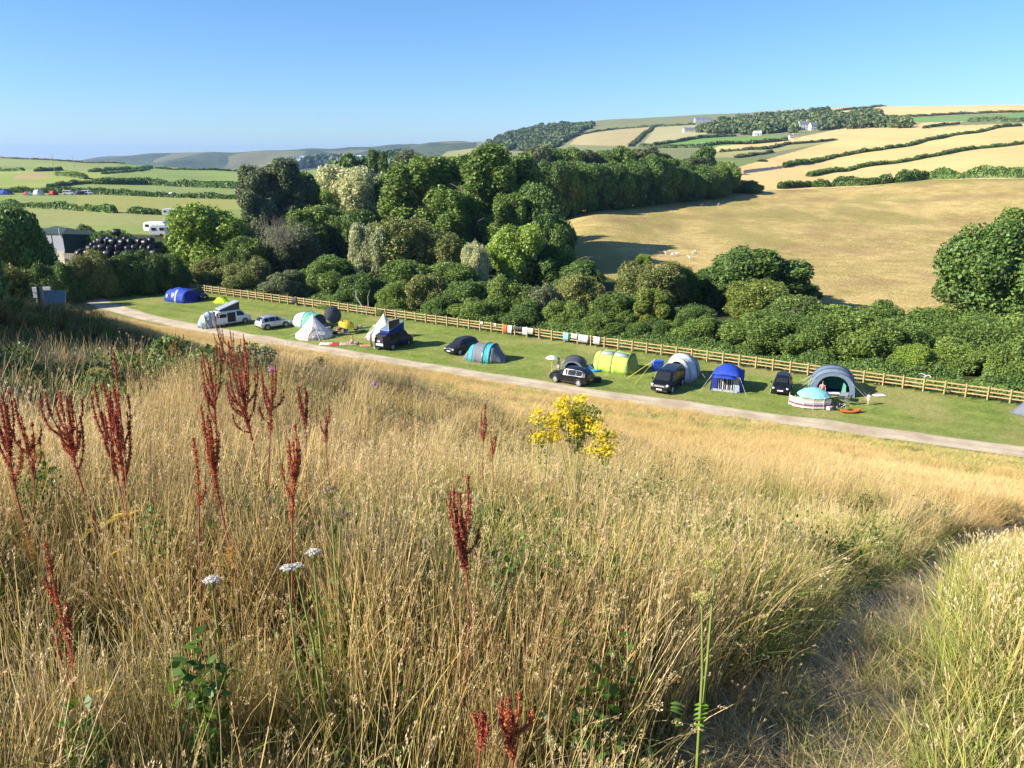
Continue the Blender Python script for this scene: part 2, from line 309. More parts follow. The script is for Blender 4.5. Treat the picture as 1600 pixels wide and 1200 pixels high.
GM = {'hillside':ground_mat('hillside_mat',.7,4,14,.5), 'lawn':ground_mat('lawn_mat',.13,.7,5,.35,1.5,(1,1,1)), 'woodland_ground':ground_mat('wood_ground_mat',.2,1,2,.5),
      'pasture':ground_mat('pasture_mat',.03,.30,2.2,1.0,1.5,(1,1,1)), 'wheat_field':ground_mat('wheat_mat',.004,.03,.25,.15,.35,(1,.4,1)), 'green_field':ground_mat('green_field_mat',.01,.08,.5,.4,.6),
      'stubble_field':ground_mat('stubble_mat',.01,.06,.4,.4,.5), 'far_hills':ground_mat('far_hills_mat',.004,.03,.06,1.0,1.2), 'ground':ground_mat('ground_mat',.02,.15,.5,.5,.8)}
GV = np.stack([GX.ravel(), GY.ravel(), GZ.ravel()], -1); c1f = C1.reshape(-1,3); c2f = C2.reshape(-1,3)
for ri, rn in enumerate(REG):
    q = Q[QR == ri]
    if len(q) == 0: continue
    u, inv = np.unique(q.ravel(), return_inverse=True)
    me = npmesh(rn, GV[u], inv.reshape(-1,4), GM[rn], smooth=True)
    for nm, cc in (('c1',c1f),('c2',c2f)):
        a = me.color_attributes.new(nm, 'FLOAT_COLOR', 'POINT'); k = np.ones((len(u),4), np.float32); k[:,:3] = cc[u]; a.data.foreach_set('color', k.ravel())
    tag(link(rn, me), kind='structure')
# gravel road along the lawn
def strip(name, P, w, m, lift=.02, n=14):
    P = [np.array(p, float) for p in P]; pts = []
    for a, b in zip(P[:-1], P[1:]):
        k = max(2, int(np.linalg.norm(b-a)/1.0)); pts += [a+(b-a)*i/k for i in range(k)]
    pts.append(P[-1]); pts = np.array(pts)
    for _ in range(12): pts[1:-1] = (pts[:-2]+2*pts[1:-1]+pts[2:])/4
    d = np.gradient(pts, axis=0); d /= np.linalg.norm(d, axis=1)[:,None]; nn = np.stack([-d[:,1], d[:,0]], -1)
    ww = (w if np.ndim(w) else np.full(len(pts), w))
    if len(ww) != len(pts): ww = np.interp(np.linspace(0,1,len(pts)), np.linspace(0,1,len(ww)), ww)
    V = []
    for i, p in enumerate(pts):
        jl = (vnoise(np.array([i*.35]), np.array([3.]), 8)[0]-.5)*.5; jr = (vnoise(np.array([i*.35]), np.array([9.]), 8)[0]-.5)*.5
        for k in range(n+1):
            u = k/n; o = -ww[i]/2+jl+(ww[i]+jr-jl)*u; q = p+nn[i]*o; V.append((q[0], q[1], max(h1(q[0],q[1]), F if n < 0 else -1e9)+lift))
    V = np.array(V); N_ = n+1
    Fq = [(i*N_+k, (i+1)*N_+k, (i+1)*N_+k+1, i*N_+k+1) for i in range(len(pts)-1) for k in range(n)]
    return npmesh(name, V, Fq, m, smooth=True, h=np.tile(np.linspace(0,1,N_), len(pts)))
def road_mat():
    m, nt, b = newmat('gravel_road_mat'); N = nt.nodes; L = nt.links
    g = N.new('ShaderNodeNewGeometry'); n1 = N.new('ShaderNodeTexNoise'); n1.inputs['Scale'].default_value = .5; n1.inputs['Detail'].default_value = 8
    n2 = N.new('ShaderNodeTexNoise'); n2.inputs['Scale'].default_value = 12; n2.inputs['Detail'].default_value = 4
    for n in (n1,n2): L.new(g.outputs['Position'], n.inputs['Vector'])
    r = N.new('ShaderNodeValToRGB'); r.color_ramp.elements[0].position = .35; r.color_ramp.elements[0].color = (.52,.40,.26,1); r.color_ramp.elements[1].position = .6; r.color_ramp.elements[1].color = (.72,.59,.42,1)
    L.new(n1.outputs['Fac'], r.inputs[0]); mx = N.new('ShaderNodeMix'); mx.data_type = 'RGBA'; mx.blend_type = 'MULTIPLY'; mx.inputs[0].default_value = .5
    L.new(r.outputs[0], mx.inputs[6]); L.new(n2.outputs['Fac'], mx.inputs[7]); 
    ah = N.new('ShaderNodeAttribute'); ah.attribute_name = 'h'; cr = N.new('ShaderNodeValToRGB'); e = cr.color_ramp.elements; e[0].position = .0; e[0].color = (.9,.9,.9,1); e[1].position = .14; e[1].color = (0,0,0,1)
    for p_, v_ in ((.40,.0),(.5,.55),(.60,.0),(.86,.0),(1.0,.9)): q_ = e.new(p_); q_.color = (v_,v_,v_,1)
    L.new(ah.outputs['Fac'], cr.inputs[0]); mm = N.new('ShaderNodeMath'); mm.operation = 'MULTIPLY'; L.new(cr.outputs[0], mm.inputs[0]); L.new(n1.outputs['Fac'], mm.inputs[1])
    mg = N.new('ShaderNodeMix'); mg.data_type = 'RGBA'; mg.inputs[7].default_value = (.24,.24,.09,1); L.new(mm.outputs[0], mg.inputs[0]); L.new(mx.outputs[2], mg.inputs[6])
    L.new(mg.outputs[2], b.inputs['Base Color']); b.inputs['Roughness'].default_value = .95
    return m
RM = road_mat()
road_c = [(90,26),(60,42.4),(39,54.2),(22,62.4),(10.3,68.0),(0,73.6),(-20,85.6),(-44,100),(-58,111),(-69,122.5),(-78,137),(-100,147),(-130,163)]
tag(link('road', strip('road', road_c, [3.0,3.0,2.9,2.7,2.6,2.8,3.9,4.4,4], RM, .025)), kind='structure')
# ------------------------------------------------------------------ foliage
M_DEEP = foliage_mat('leaf_deep', (0.066,0.121,0.025), (0.168,0.272,0.059), .25)
M_MID = foliage_mat('leaf_mid', (0.097,0.167,0.032), (0.244,0.347,0.068), .28)
M_BRIGHT = foliage_mat('leaf_bright', (0.167,0.265,0.035), (0.347,0.475,0.082), .3)
M_OLIVE = foliage_mat('leaf_olive', (0.158,0.186,0.053), (0.330,0.354,0.100), .28)
M_SILVER = foliage_mat('leaf_silver', (0.358,0.395,0.204), (0.650,0.665,0.340), .3)
M_YELLOW = foliage_mat('leaf_yellow', (0.155,0.215,0.035), (0.300,0.350,0.075), .3)
M_DUSTY = foliage_mat('leaf_dusty', (0.117,0.157,0.068), (0.222,0.255,0.117), .25)
M_FAR = foliage_mat('leaf_far', (0.069,0.107,0.039), (0.152,0.200,0.066), .2, .02)
M_BROWN = foliage_mat('leaf_dry', (0.348,0.284,0.152), (0.519,0.448,0.236), .2)
M_BARK = mat('bark', (.14,.11,.08), .9, .35, 3, bump_=.4)
M_PALEBARK = mat('pale_bark', (.42,.40,.36), .8, .3, 3)
def leafquads(P, Nn, size, up=.0, flat=.7):
    n = len(P); R = rng.normal(size=(n,3)); D = Nn*flat+R*.75; D[:,2] += up; D /= np.linalg.norm(D,axis=1)[:,None]
    A = np.cross(D, rng.normal(size=(n,3))); A /= np.linalg.norm(A,axis=1)[:,None]+1e-9; B = np.cross(D, A)
    s = size*rng.uniform(.6,1.35,(n,1)); a = A*s; b = B*s*.62
    V = np.stack([P-a, P-b+D*s*.12, P+a, P+b+D*s*.12], 1).reshape(-1,3)
    tone = np.repeat(rng.uniform(.62,1.30,(n,1)), 4, 0)*np.repeat(np.array([[1,1,1]]), n*4, 0)
    tone[:,0] *= np.repeat(rng.uniform(.85,1.2,n), 4)
    return V, np.arange(n*4).reshape(-1,4), tone
def icodirs(n):
    i = np.arange(n)+.5; ph = np.arccos(1-2*i/n); th = PI*(1+5**.5)*i
    return np.stack([np.cos(th)*np.sin(ph), np.sin(th)*np.sin(ph), np.cos(ph)], -1)
def core_sphere(c, r, seed):
    mb = MB(); mb.ell(c, r, 9, 6); return mb
def crown(name, lobes, leaf, n, m, core=.74, up=.1, drop=0., twig=0):
    """lobes: (centre, radii); leaves scattered through the outer shell of each lobe, those buried deep in another lobe dropped"""
    Cn = np.array([l[0] for l in lobes]); Rr = np.array([l[1] if np.ndim(l[1]) else (l[1],)*3 for l in lobes]); Cn = Cn.astype(float); Rr = Rr.astype(float)
    area = (Rr.prod(1))**(2/3); cnt = (n*area/area.sum()).astype(int)
    PP = []; NN = []
    for k in range(len(lobes)):
        d = rng.normal(size=(cnt[k],3)); d /= np.linalg.norm(d,axis=1)[:,None]
        rad = 1-.42*rng.random((cnt[k],1))**1.6+.10*rng.random((cnt[k],1))
        rad = rad*(1+.22*(vnoise(d[:,0]*3+k*7, d[:,1]*3+d[:,2]*2.3, 11)[:,None]-.5)*2)
        PP.append(Cn[k]+d*Rr[k]*rad); NN.append(d)
    P = np.concatenate(PP); Nn = np.concatenate(NN); keep = np.ones(len(P), bool)
    own = np.repeat(np.arange(len(lobes)), cnt)
    for k in range(len(lobes)):
        dd = (((P-Cn[k])/Rr[k])**2).sum(1); keep &= ~((dd < .50) & (own != k))
    P = P[keep]; Nn = Nn[keep]; P[:,2] -= drop*rng.random(len(P))*((P[:,0]**2+P[:,1]**2)**.5)
    m0 = P[:,2] > 0.02; P = P[m0]; Nn = Nn[m0]
    V, Fq, T = leafquads(P, Nn, leaf, up)
    mb = MB()
    for k in range(len(lobes)): mb.ell(Cn[k], Rr[k]*core, 8, 6)
    cv = np.array(mb.v); cv = cv*(1+.0*cv); cf = mb.f
    q4 = [f if len(f) == 4 else (f[0],f[1],f[2],f[2]) for f in cf]
    me = bpy.data.meshes.new(name)
    vs = np.concatenate([V, cv]); off = len(V)
    quads = [f for f in cf if len(f) == 4]; tris = [f for f in cf if len(f) == 3]
    nl = len(Fq)*4+len(quads)*4+len(tris)*3
    li = np.concatenate([Fq.ravel(), np.array(quads).ravel()+off, np.array(tris).ravel()+off]).astype(np.int32)
    tot = np.concatenate([np.full(len(Fq)+len(quads),4), np.full(len(tris),3)]).astype(np.int32); st = np.concatenate([[0], np.cumsum(tot)[:-1]]).astype(np.int32)
    me.vertices.add(len(vs)); me.vertices.foreach_set('co', vs.astype(np.float32).ravel()); me.loops.add(nl); me.loops.foreach_set('vertex_index', li)
    me.polygons.add(len(tot)); me.polygons.foreach_set('loop_start', st); me.polygons.foreach_set('loop_total', tot)
    a = me.color_attributes.new('tone','FLOAT_COLOR','POINT'); tc = np.ones((len(vs),4), np.float32); tc[:len(V),:3] = T; tc[len(V):,:3] = .8; a.data.foreach_set('color', tc.ravel())
    me.materials.append(m); me.update(); return me
def lobes_round(h, r, n, z0=.12, rl=(.26,.42), seed=0, sq=1.0):
    rr = random.Random(seed); L = [((0,0,h*(.5+z0/2)), (r*.62, r*.62, h*(1-z0)*.40))]
    for i in range(n):
        d = Vector((rr.gauss(0,1), rr.gauss(0,1), rr.gauss(0,.9))).normalized(); k = rr.uniform(.55,.74); q = rr.uniform(*rl)*r
        L.append(((d.x*r*k, d.y*r*k, h*(.5+z0/2)+d.z*h*(1-z0)*.5*k*1.02), (q, q, q*rr.uniform(.75,1.1)*sq)))
    return L
def lobes_tall(h, r, n, seed):
    rr = random.Random(seed); L = [((0,0,h*.55),(r*.5,r*.5,h*.38))]
    for i in range(n):
        z = rr.uniform(.14,.95); w = r*(1-((z-.42)/.62)**2)**.5 if abs((z-.42)/.62) < 1 else r*.15; a = rr.uniform(0,2*PI); q = rr.uniform(.2,.36)*r; k = rr.uniform(.35,.85)
        L.append(((math.cos(a)*w*k, math.sin(a)*w*k, h*z*.96), (q, q, q*rr.uniform(1.1,1.9))))
    return L
def lobes_bush(h, r, n, seed):
    rr = random.Random(seed); L = [((0,0,h*.35),(r*.66,r*.66,h*.42))]
    for i in range(n):
        a = rr.uniform(0,2*PI); k = rr.uniform(.1,.74); q = rr.uniform(.24,.40)*r; z = h*rr.uniform(.15,.86)*(1-.45*k*k)
        L.append(((math.cos(a)*r*k, math.sin(a)*r*k, z), (q,q,q*rr.uniform(.8,1.2))))
    return L
PROTO = {}
def norm_proto(me, key):
    a = np.empty(len(me.vertices)*3, np.float32); me.vertices.foreach_get('co', a); a = a.reshape(-1,3)
    return (me, float(np.percentile(a[:,2],99.6)), float(np.percentile(np.abs(a[:,0]),98.5)), key)
for i in range(3): PROTO['round%d'%i] = norm_proto(crown('crown_round', lobes_round(12,6,26,-.08,seed=20+i), .22, 46000, M_MID, core=.64), 't12')
for i in range(3): PROTO['tall%d'%i] = norm_proto(crown('crown_tall', lobes_tall(20,5.6,44,40+i), .27, 58000, M_MID, core=.62), 't20')
for i in range(2): PROTO['willow%d'%i] = norm_proto(crown('crown_willow', lobes_round(12,6,32,.05,(.18,.32),60+i,1.5), .18, 56000, M_SILVER, core=.62, up=-.2, drop=.10), 't12')
for i in range(4): PROTO['bush%d'%i] = norm_proto(crown('foliage_bush', lobes_bush(5,3.4,22,80+i), .11, 46000, M_MID, core=.66), 't5')
for i in range(2): PROTO['far%d'%i] = norm_proto(crown('crown_far', lobes_round(14,7,16,.06,seed=100+i), .55, 9000, M_FAR), 't14')
def trunk_mesh(name, h, r, seed, m):
    rr = random.Random(seed); mb = MB(); base = [(0,0,-.4),(0.02*h,0,.25*h),(.01*h,.02*h,.5*h),(0,0,.72*h)]
    mb.tube(base, [r*1.35, r, r*.75, r*.35], 8)
    for i in range(7):
        z = rr.uniform(.22,.6)*h; a = rr.uniform(0,2*PI); l = rr.uniform(.22,.36)*h
        mb.tube([(0.01*h,0.01*h,z),(math.cos(a)*l*.5, math.sin(a)*l*.5, z+l*.45),(math.cos(a)*l, math.sin(a)*l, z+l*.75)], [r*.45, r*.3, r*.1], 5)
    me = bpy.data.meshes.new(name); me.from_pydata(mb.v, [], mb.f); me.materials.append(m); me.update(); return me
TR = {'t12':trunk_mesh('trunk_mesh',12,.32,1,M_BARK), 't20':trunk_mesh('trunk_mesh_tall',20,.42,2,M_BARK), 't5':trunk_mesh('stem_mesh',5,.12,3,M_BARK), 't14':trunk_mesh('trunk_mesh_far',14,.35,4,M_BARK)}
def plant_at(x, y, z, height, width, kind, m, label, name=None, cat=None, group=None, rz=None):
    me, ph, pr, tk = PROTO[kind]; bush = kind.startswith('bush')
    name = name or ('shrub' if bush else 'willow_tree' if kind.startswith('willow') else 'poplar_tree' if kind.startswith('tall') else 'broadleaf_tree')
    root = thing(name, label, cat or ('shrub' if bush else 'tree'), (x,y,z-.15), random.uniform(0,6.28) if rz is None else rz, group)
    s = (height+.15)/ph; sw = width/2/pr; root.scale = (sw, sw, s)
    t = link('stem' if bush else 'trunk', TR[tk], root); c = link('foliage' if bush else 'crown', me, root)
    if m is not me.materials[0]: c.material_slots[0].link = 'OBJECT'; c.material_slots[0].material = m
    return root
def tree(px, ytop, w, Y, kind, m, label, **k):
    if 88 < Y+.6176*(px-800)/FP*Y and Y < 150 and Y > 70 and px > 292:
        t_ = (px-800)/FP; r_ = w*Y/FP/2; Y = max(Y, (94.4+1.175*(r_*.80+.5))/(1+.6176*t_))
    p = PX(px, ytop, Y); z = h1(p.x, Y); return plant_at(p.x, Y, z, max(1.5, p.z-z), w*Y/FP, kind, m, label, **k)
def hedge(name, pts, hgt, wid, leaf, m, label, cat='hedge', dens=1.0, kind=None, rough=.35, group=None, base=None, clump=None):
    pts = [np.array((p[0],p[1]), float) for p in pts]; P = [pts[0]]
    for a, b in zip(pts[:-1], pts[1:]):
        L = np.linalg.norm(b-a); k = max(1, int(L/(wid*.8))); P += [a+(b-a)*(i+1)/k for i in range(k)]
    P = np.array(P); seg = np.linalg.norm(np.diff(P,axis=0),axis=1); cum = np.concatenate([[0],np.cumsum(seg)]); LT = cum[-1]
    n = int(LT*(hgt*2+wid)*1.25/(leaf*leaf*.95)*dens)
    s = rng.random(n)*LT; a = rng.random(n)*PI
    cl = clump or wid*1.6; sd = rng.integers(0,1000)
    hn = 1+rough*(vnoise(s/cl, np.zeros(n)+sd, 3)-.5)*2+rough*.5*(vnoise(s/cl*3, np.zeros(n)+sd+9, 4)-.5)*2
    wn = 1+rough*(vnoise(s/cl*1.3, np.sign(np.cos(a))+sd, 5)-.5)*1.3
    r = 1-.35*rng.random(n)**1.5
    cx = np.interp(s,cum,P[:,0]); cy = np.interp(s,cum,P[:,1]); dx = np.gradient(P[:,0],cum)if len(P)>2 else np.full(len(P),(P[-1]-P[0])[0]/LT); dy = np.gradient(P[:,1],cum) if len(P)>2 else np.full(len(P),(P[-1]-P[0])[1]/LT)
    tx = np.interp(s,cum,dx); ty = np.interp(s,cum,dy); tl = np.hypot(tx,ty)+1e-9; nx = -ty/tl; ny = tx/tl
    off = np.sign(np.cos(a))*np.abs(np.cos(a))**.7*wid/2*wn*r; zz = np.abs(np.sin(a))**.7*hgt*hn*r
    endf = np.clip(np.minimum(s, LT-s)/(wid*.5), .15, 1)**.5; off *= endf; zz *= endf
    X = cx+nx*off; Yy = cy+ny*off; Z = (H(cx,cy) if base is None else np.full(n, base))+zz
    Nn = np.stack([nx*np.cos(a), ny*np.cos(a), np.sin(a)], -1)
    V, Fq, T = leafquads(np.stack([X,Yy,Z],-1), Nn, leaf)
    # inner body
    mb_v = []; ks = np.linspace(0, LT, max(3, int(LT/(cl*.5))))
    hk = 1+rough*(vnoise(ks/cl, np.zeros(len(ks))+sd, 3)-.5)*2
    kx = np.interp(ks,cum,P[:,0]); ky = np.interp(ks,cum,P[:,1]); gx = np.gradient(kx); gy = np.gradient(ky); gl = np.hypot(gx,gy)+1e-9; kz = H(kx,ky) if base is None else np.full(len(ks), base)
    for i in range(len(ks)):
        e = .35 if i in (0,len(ks)-1) else 1
        for q in range(7):
            aa = PI*q/6; o = math.cos(aa)*wid/2*.72*e; mb_v.append((kx[i]-gy[i]/gl[i]*o, ky[i]+gx[i]/gl[i]*o, kz[i]-.3+(math.sin(aa)**.7 if q not in (0,6) else 0)*hgt*.78*hk[i]*e))
    cf = np.array([(i*7+q, (i+1)*7+q, (i+1)*7+q+1, i*7+q+1) for i in range(len(ks)-1) for q in range(6)])
    V = np.concatenate([V, mb_v]); T = np.concatenate([T, np.full((len(mb_v),3),.8)]); Fq = np.concatenate([Fq, cf+len(Fq)*4])
    o = link(name, npmesh(name, V, Fq, m, tone=T)); tag(o, label, cat if kind is None else None, group, kind); return o
def hpx(pts): return [tuple(ray(a,b,140)[:2]) for a,b in pts]

# --- the wooded stream valley: px, top row, width, depth, kind, material, label
TREES = [
 (397,262,62,168,'tall0',M_DUSTY,'left of the tall blue-green poplars, behind the bright rounded tree'),
 (442,252,78,172,'tall1',M_DUSTY,'tallest blue-green poplar in the left part of the valley wood'),
 (478,272,55,178,'tall2',M_DEEP,'dark narrow tree just right of the tall blue-green poplars'),
 (322,320,112,140,'round0',M_BRIGHT,'broad bright green tree beside the bale stack and white caravan'),
 (300,345,70,150,'round2',M_DEEP,'dark tree tucked behind the broad bright green one'),
 (378,372,70,133,'round1',M_MID,'mid green tree below the tall poplars'),
 (548,262,110,195,'willow0',M_SILVER,'large pale silvery willow rising above the valley wood'),
 (508,298,60,188,'round1',M_BRIGHT,'small bright tree left of the high silvery willow'),
 (545,243,58,262,'far0',M_DEEP,'dark spreading pine on the skyline above the willow'),
 (592,236,40,250,'tall0',M_MID,'single pointed tree on the skyline right of the dark pine'),
 (640,243,80,215,'tall2',M_DUSTY,'grey green tree with thin top behind the middle of the wood'),
 (600,275,70,195,'round2',M_DEEP,'dark tree between the silvery willow and the big central trees'),
 (660,248,120,175,'tall1',M_MID,'very tall broad mid green tree at the centre of the wood'),
 (712,245,90,182,'tall0',M_MID,'tall slender green tree left of the highest crown in the wood'),
 (762,231,120,165,'tall2',M_MID,'highest and widest crown at the centre of the wood'),
 (812,244,90,172,'tall1',M_DEEP,'tall dark tree right of the highest crown'),
 (842,290,100,155,'round1',M_DEEP,'dark heavy tree whose shadow falls on the golden pasture'),
 (868,335,62,150,'round0',M_DEEP,'dark lower tree at the pasture corner beside the heavy dark tree'),
 (715,300,90,150,'tall0',M_MID,'green tree standing before the two tallest central trees'),
 (790,305,80,150,'tall2',M_MID,'leafy tree in front of the highest crown with a rugged side'),
 (520,322,90,160,'round0',M_MID,'round green tree below the high silvery willow'),
 (470,330,70,150,'tall1',M_MID,'green tree below the narrow dark one right of the poplars'),
 (560,330,70,152,'round2',M_DEEP,'dark round tree left of the olive willow'),
 (615,343,120,134,'willow1',M_OLIVE,'large olive grey willow in the middle of the wood'),
 (575,352,62,130,'willow0',M_SILVER,'pale feathery willow on the left edge of the olive willow'),
 (680,362,90,133,'willow0',M_OLIVE,'olive willow right of the largest olive one'),
 (806,352,92,130,'round0',M_BRIGHT,'neat rounded bright green tree beneath the central giants'),
 (745,382,52,124,'willow1',M_SILVER,'small pale tree left of the neat rounded bright one'),
 (860,385,80,130,'round2',M_DEEP,'dark tree below the pasture corner'),
 (440,356,110,138,'willow1',M_DUSTY,'grey twiggy half bare tree under the poplars'),
 (520,400,80,128,'round1',M_DEEP,'dark tree between the twiggy tree and the pale willow'),
 (700,412,90,120,'round1',M_MID,'rounded green tree below the olive willows'),
 (640,408,90,120,'round2',M_MID,'green tree directly under the largest olive willow'),
 (905,408,80,122,'round1',M_DEEP,'dark green tree just below the shadow on the pasture'),
 (1190,388,128,114,'round0',M_DEEP,'large dark domed tree standing against the pasture'),
 (1120,420,80,116,'round2',M_DEEP,'dark smaller tree at the left foot of the large domed tree'),
 (1190,442,104,102,'willow1',M_YELLOW,'yellow green loose tree before the large domed tree'),
 (1022,452,62,96,'tall0',M_YELLOW,'upright yellow tinged tree behind the lime green tent'),
 (1004,398,36,140,'tall2',M_BRIGHT,'small bright tree poking up at the pasture edge near the sheep'),
 (1015,412,112,110,'willow0',M_OLIVE,'broad olive tree below the grazing sheep'),
 (1070,418,52,112,'round1',M_MID,'narrow mid green tree right of the broad olive one'),
 (1258,468,84,93,'round2',M_DUSTY,'grey green tree below and right of the large domed tree'),
 (1566,350,156,103,'round1',M_DEEP,'big rounded tree at the far side of the hedge by the frame edge'),
 (1618,330,110,132,'round0',M_MID,'tall tree partly cut by the frame edge behind the big rounded one'),
 (1250,442,70,122,'bush1',M_DEEP,'low dark tree whose shadow stretches over the pasture'),
 (1130,254,48,300,'round0',M_MID,'round tree at the corner of the wood and the cornfield'),
 (1104,229,38,420,'far1',M_DEEP,'dark round tree standing clear above the wood corner'),
 (6,326,104,122,'round2',M_DEEP,'dark tree beside the shed at the far left'),
 (-40,330,110,124,'round1',M_DEEP,'dark tree mostly beyond the frame edge left of the shed'),
]
for a in TREES: tree(*a)
# long back wood behind the pasture
rr = random.Random(5); k = 0
BACKL = ['first','second','third','fourth','fifth','sixth','seventh','eighth','ninth','tenth','eleventh','twelfth','thirteenth']
for i in range(11):
    x = 858+i*25.5; top = 250+rr.uniform(-7,9)+(4 if i > 7 else 0); Yb = 236+i*5.5
    tree(x, top, 62, Yb, 'round%d' % (i%3), (M_DEEP,M_MID,M_DEEP)[i%3], '%s tree from the left in the wood edge above the pasture' % BACKL[i], group='trees of the wood edge above the pasture')
for i in range(10):
    x = 835+i*28; top = 233+rr.uniform(-3,9)+(8 if i > 6 else 0); Yb = 300+i*5
    tree(x, top, 60, Yb, 'tall%d' % (i%3) if i%3 == 0 else 'round%d' % (i%3), (M_DUSTY,M_DEEP,M_MID)[i%3], '%s crown from the left on the skyline row of the back wood' % BACKL[i], group='skyline trees of the back wood')
# shrubs before and among the trees
SHRUBS = [
 (338,402,84,134,'bush0',M_OLIVE,'olive shrub behind the wide blue tent and lime shelter'),
 (300,412,62,138,'bush3',M_MID,'green shrub at the left end of the rail fence'),
 (392,405,84,126,'bush1',M_OLIVE,'olive shrub behind the white campervan roof'),
 (440,425,80,118,'bush2',M_DUSTY,'dull green shrub behind the silver car'),
 (500,408,80,124,'bush3',M_MID,'tall green shrub above the pale bell tents'),
 (565,428,76,114,'bush0',M_DEEP,'dark shrub with bare pale stems in front'),
 (618,440,70,110,'bush1',M_MID,'green shrub right behind the dark blue campervan'),
 (520,462,60,112,'bush2',M_MID,'low green shrub above the grey parasol'),
 (610,495,50,103,'bush3',M_MID,'low leafy shrub behind the second bell tent'),
 (672,430,84,110,'bush2',M_OLIVE,'olive shrub up from the row of fence beyond the dark campervan'),
 (735,440,84,108,'bush0',M_DEEP,'dark dense shrub above the dark grey car'),
 (790,432,84,106,'bush1',M_MID,'green shrub above the turquoise and grey tent'),
 (845,446,76,104,'bush3',M_DUSTY,'dull shrub above the towels on the fence'),
 (880,470,74,99,'bush2',M_MID,'shrub above the white parasol'),
 (905,430,70,110,'bush0',M_OLIVE,'olive shrub left of the broad olive tree'),
 (960,458,100,100,'bush1',M_MID,'wide leafy shrub above the small grey tent'),
 (1085,478,90,94,'bush0',M_DEEP,'dark green shrub between the upright yellow tree and the domed tree'),
 (1130,500,70,91,'bush2',M_DEEP,'shadowy shrub behind the blue cabin tent'),
 (1052,500,64,92,'bush3',M_MID,'shrub behind the black van and its awning'),
 (1195,492,118,87,'bush3',M_MID,'large rounded shrub up from the blue cabin tent'),
 (1275,494,100,85,'bush1',M_MID,'rounded shrub behind the small black car'),
 (1340,492,124,84,'bush0',M_MID,'broad rounded shrub behind the large teal tent'),
 (1405,512,100,82,'bush2',M_DEEP,'dark shrub right of the large teal tent, near the gull'),
 (1290,478,90,96,'bush2',M_BRIGHT,'bright shrub top behind the broad rounded one'),
 (1385,474,104,95,'bush3',M_MID,'mid green shrub beneath the dry pasture'),
 (1460,480,110,93,'bush1',M_MID,'mid green shrub left of the big rounded tree at the edge'),
 (1530,490,110,90,'bush0',M_MID,'leafy shrub in front of the big rounded tree at the edge'),
 (1600,488,120,86,'bush2',M_MID,'shrub cut by the frame edge above the fence'),
 (1500,530,100,79,'bush1',M_MID,'low shrub along the fence beyond the gull'),
 (1580,535,90,75,'bush3',M_MID,'low shrub by the fence at the frame edge'),
 (1435,540,80,79,'bush0',M_BRIGHT,'small bright shrub right behind the flying gull'),
 (1325,486,96,90,'bush3',M_DEEP,'dark shrub above the roof of the large teal tent'),
 (1238,490,80,88,'bush2',M_DEEP,'shaded shrub filling the gap above the small black hatchback'),
 (1090,496,90,90,'bush1',M_MID,'shrub above the gap between black van awning and blue cabin tent'),
 (1020,500,70,92,'bush0',M_DEEP,'dark shrub right behind the blue container on the fence line'),
 (935,492,80,95,'bush3',M_MID,'shrub directly behind the lime green tent'),
 (820,472,80,100,'bush2',M_DEEP,'dark shrub behind the white towels at the turquoise tent'),
 (745,468,80,102,'bush3',M_MID,'shrub behind the turquoise banded tent, hugging the fence'),
 (690,462,70,105,'bush1',M_DEEP,'dark shrub hugging the fence behind the dark grey car'),
 (1680,480,120,86,'bush2',M_MID,'shrub beyond the frame edge right of the fence'),
 (100,409,56,118,'bush2',M_DEEP,'dark shrub in front of the shed wall'),
 (140,392,60,121,'bush0',M_OLIVE,'brownish green shrub below the shed and bale stack'),
 (185,397,70,124,'bush1',M_DEEP,'dark shrub right below the bale stack'),
 (232,392,80,126,'bush3',M_DEEP,'dark wide shrub below the white caravan'),
 (268,398,66,128,'bush2',M_DEEP,'dark shrub above the left posts'),
 (135,352,40,150,'bush1',M_DEEP,'small dark shrub between the shed and the bales'),
 (12,418,112,50,'bush3',M_OLIVE,'near olive bush at the far left beside the white board'),
 (-45,425,110,48,'bush0',M_OLIVE,'near olive bush just beyond the far left frame edge'),
 (60,412,60,112,'bush3',M_DEEP,'dark shrub at the left end of the shed'),
 (1115,330-60,30,295,'bush1',M_BROWN,'small brown dry shrub at the cornfield corner'),
 (1170,282,50,305,'bush2',M_DEEP,'low dark shrub right of the corner tree'),
 (1192,252,16,560,'bush2',M_DEEP,'small round shrub alone beside the dark strip in the corn'),
]
for a in SHRUBS: tree(*a)
# bare pale stems
mb = MB(); p = PX(577,500,110.5); gz = h1(p.x,p.y)
for i in range(4):
    a = random.uniform(-.3,.3); mb.tube([(a*2,0,0),(a*3+.2,0,1.2),(a*5,.1,2.4),(a*6+.3,.2,3.4)], [.07,.055,.04,.015], 5)
st = mb.build('dead_tree', M_PALEBARK); st.location = (p.x,108,gz); tag(st, 'bare pale forked stems leaning in front of a dark shrub', 'dead tree')
mb = MB(); p = PX(440,352,134); gz = h1(p.x,p.y)
for i in range(190):
    a = random.uniform(0,2*PI); r0 = random.uniform(0,3.5); q = Vector((math.cos(a)*r0, math.sin(a)*r0, random.uniform(6.5,10)))
    mb.tube([q, q+Vector((random.uniform(-.5,.5),0,1.0)), q+Vector((random.uniform(-.9,.9),random.uniform(-.5,.5),2.3))], [.035,.025,.008], 4, False)
st = mb.build('bare_tree', mat('twig',(.20,.18,.12),.9)); st.location = (p.x,132,gz); tag(st, 'grey bare twigs of a dying tree standing over the green shrubs', 'dead tree')

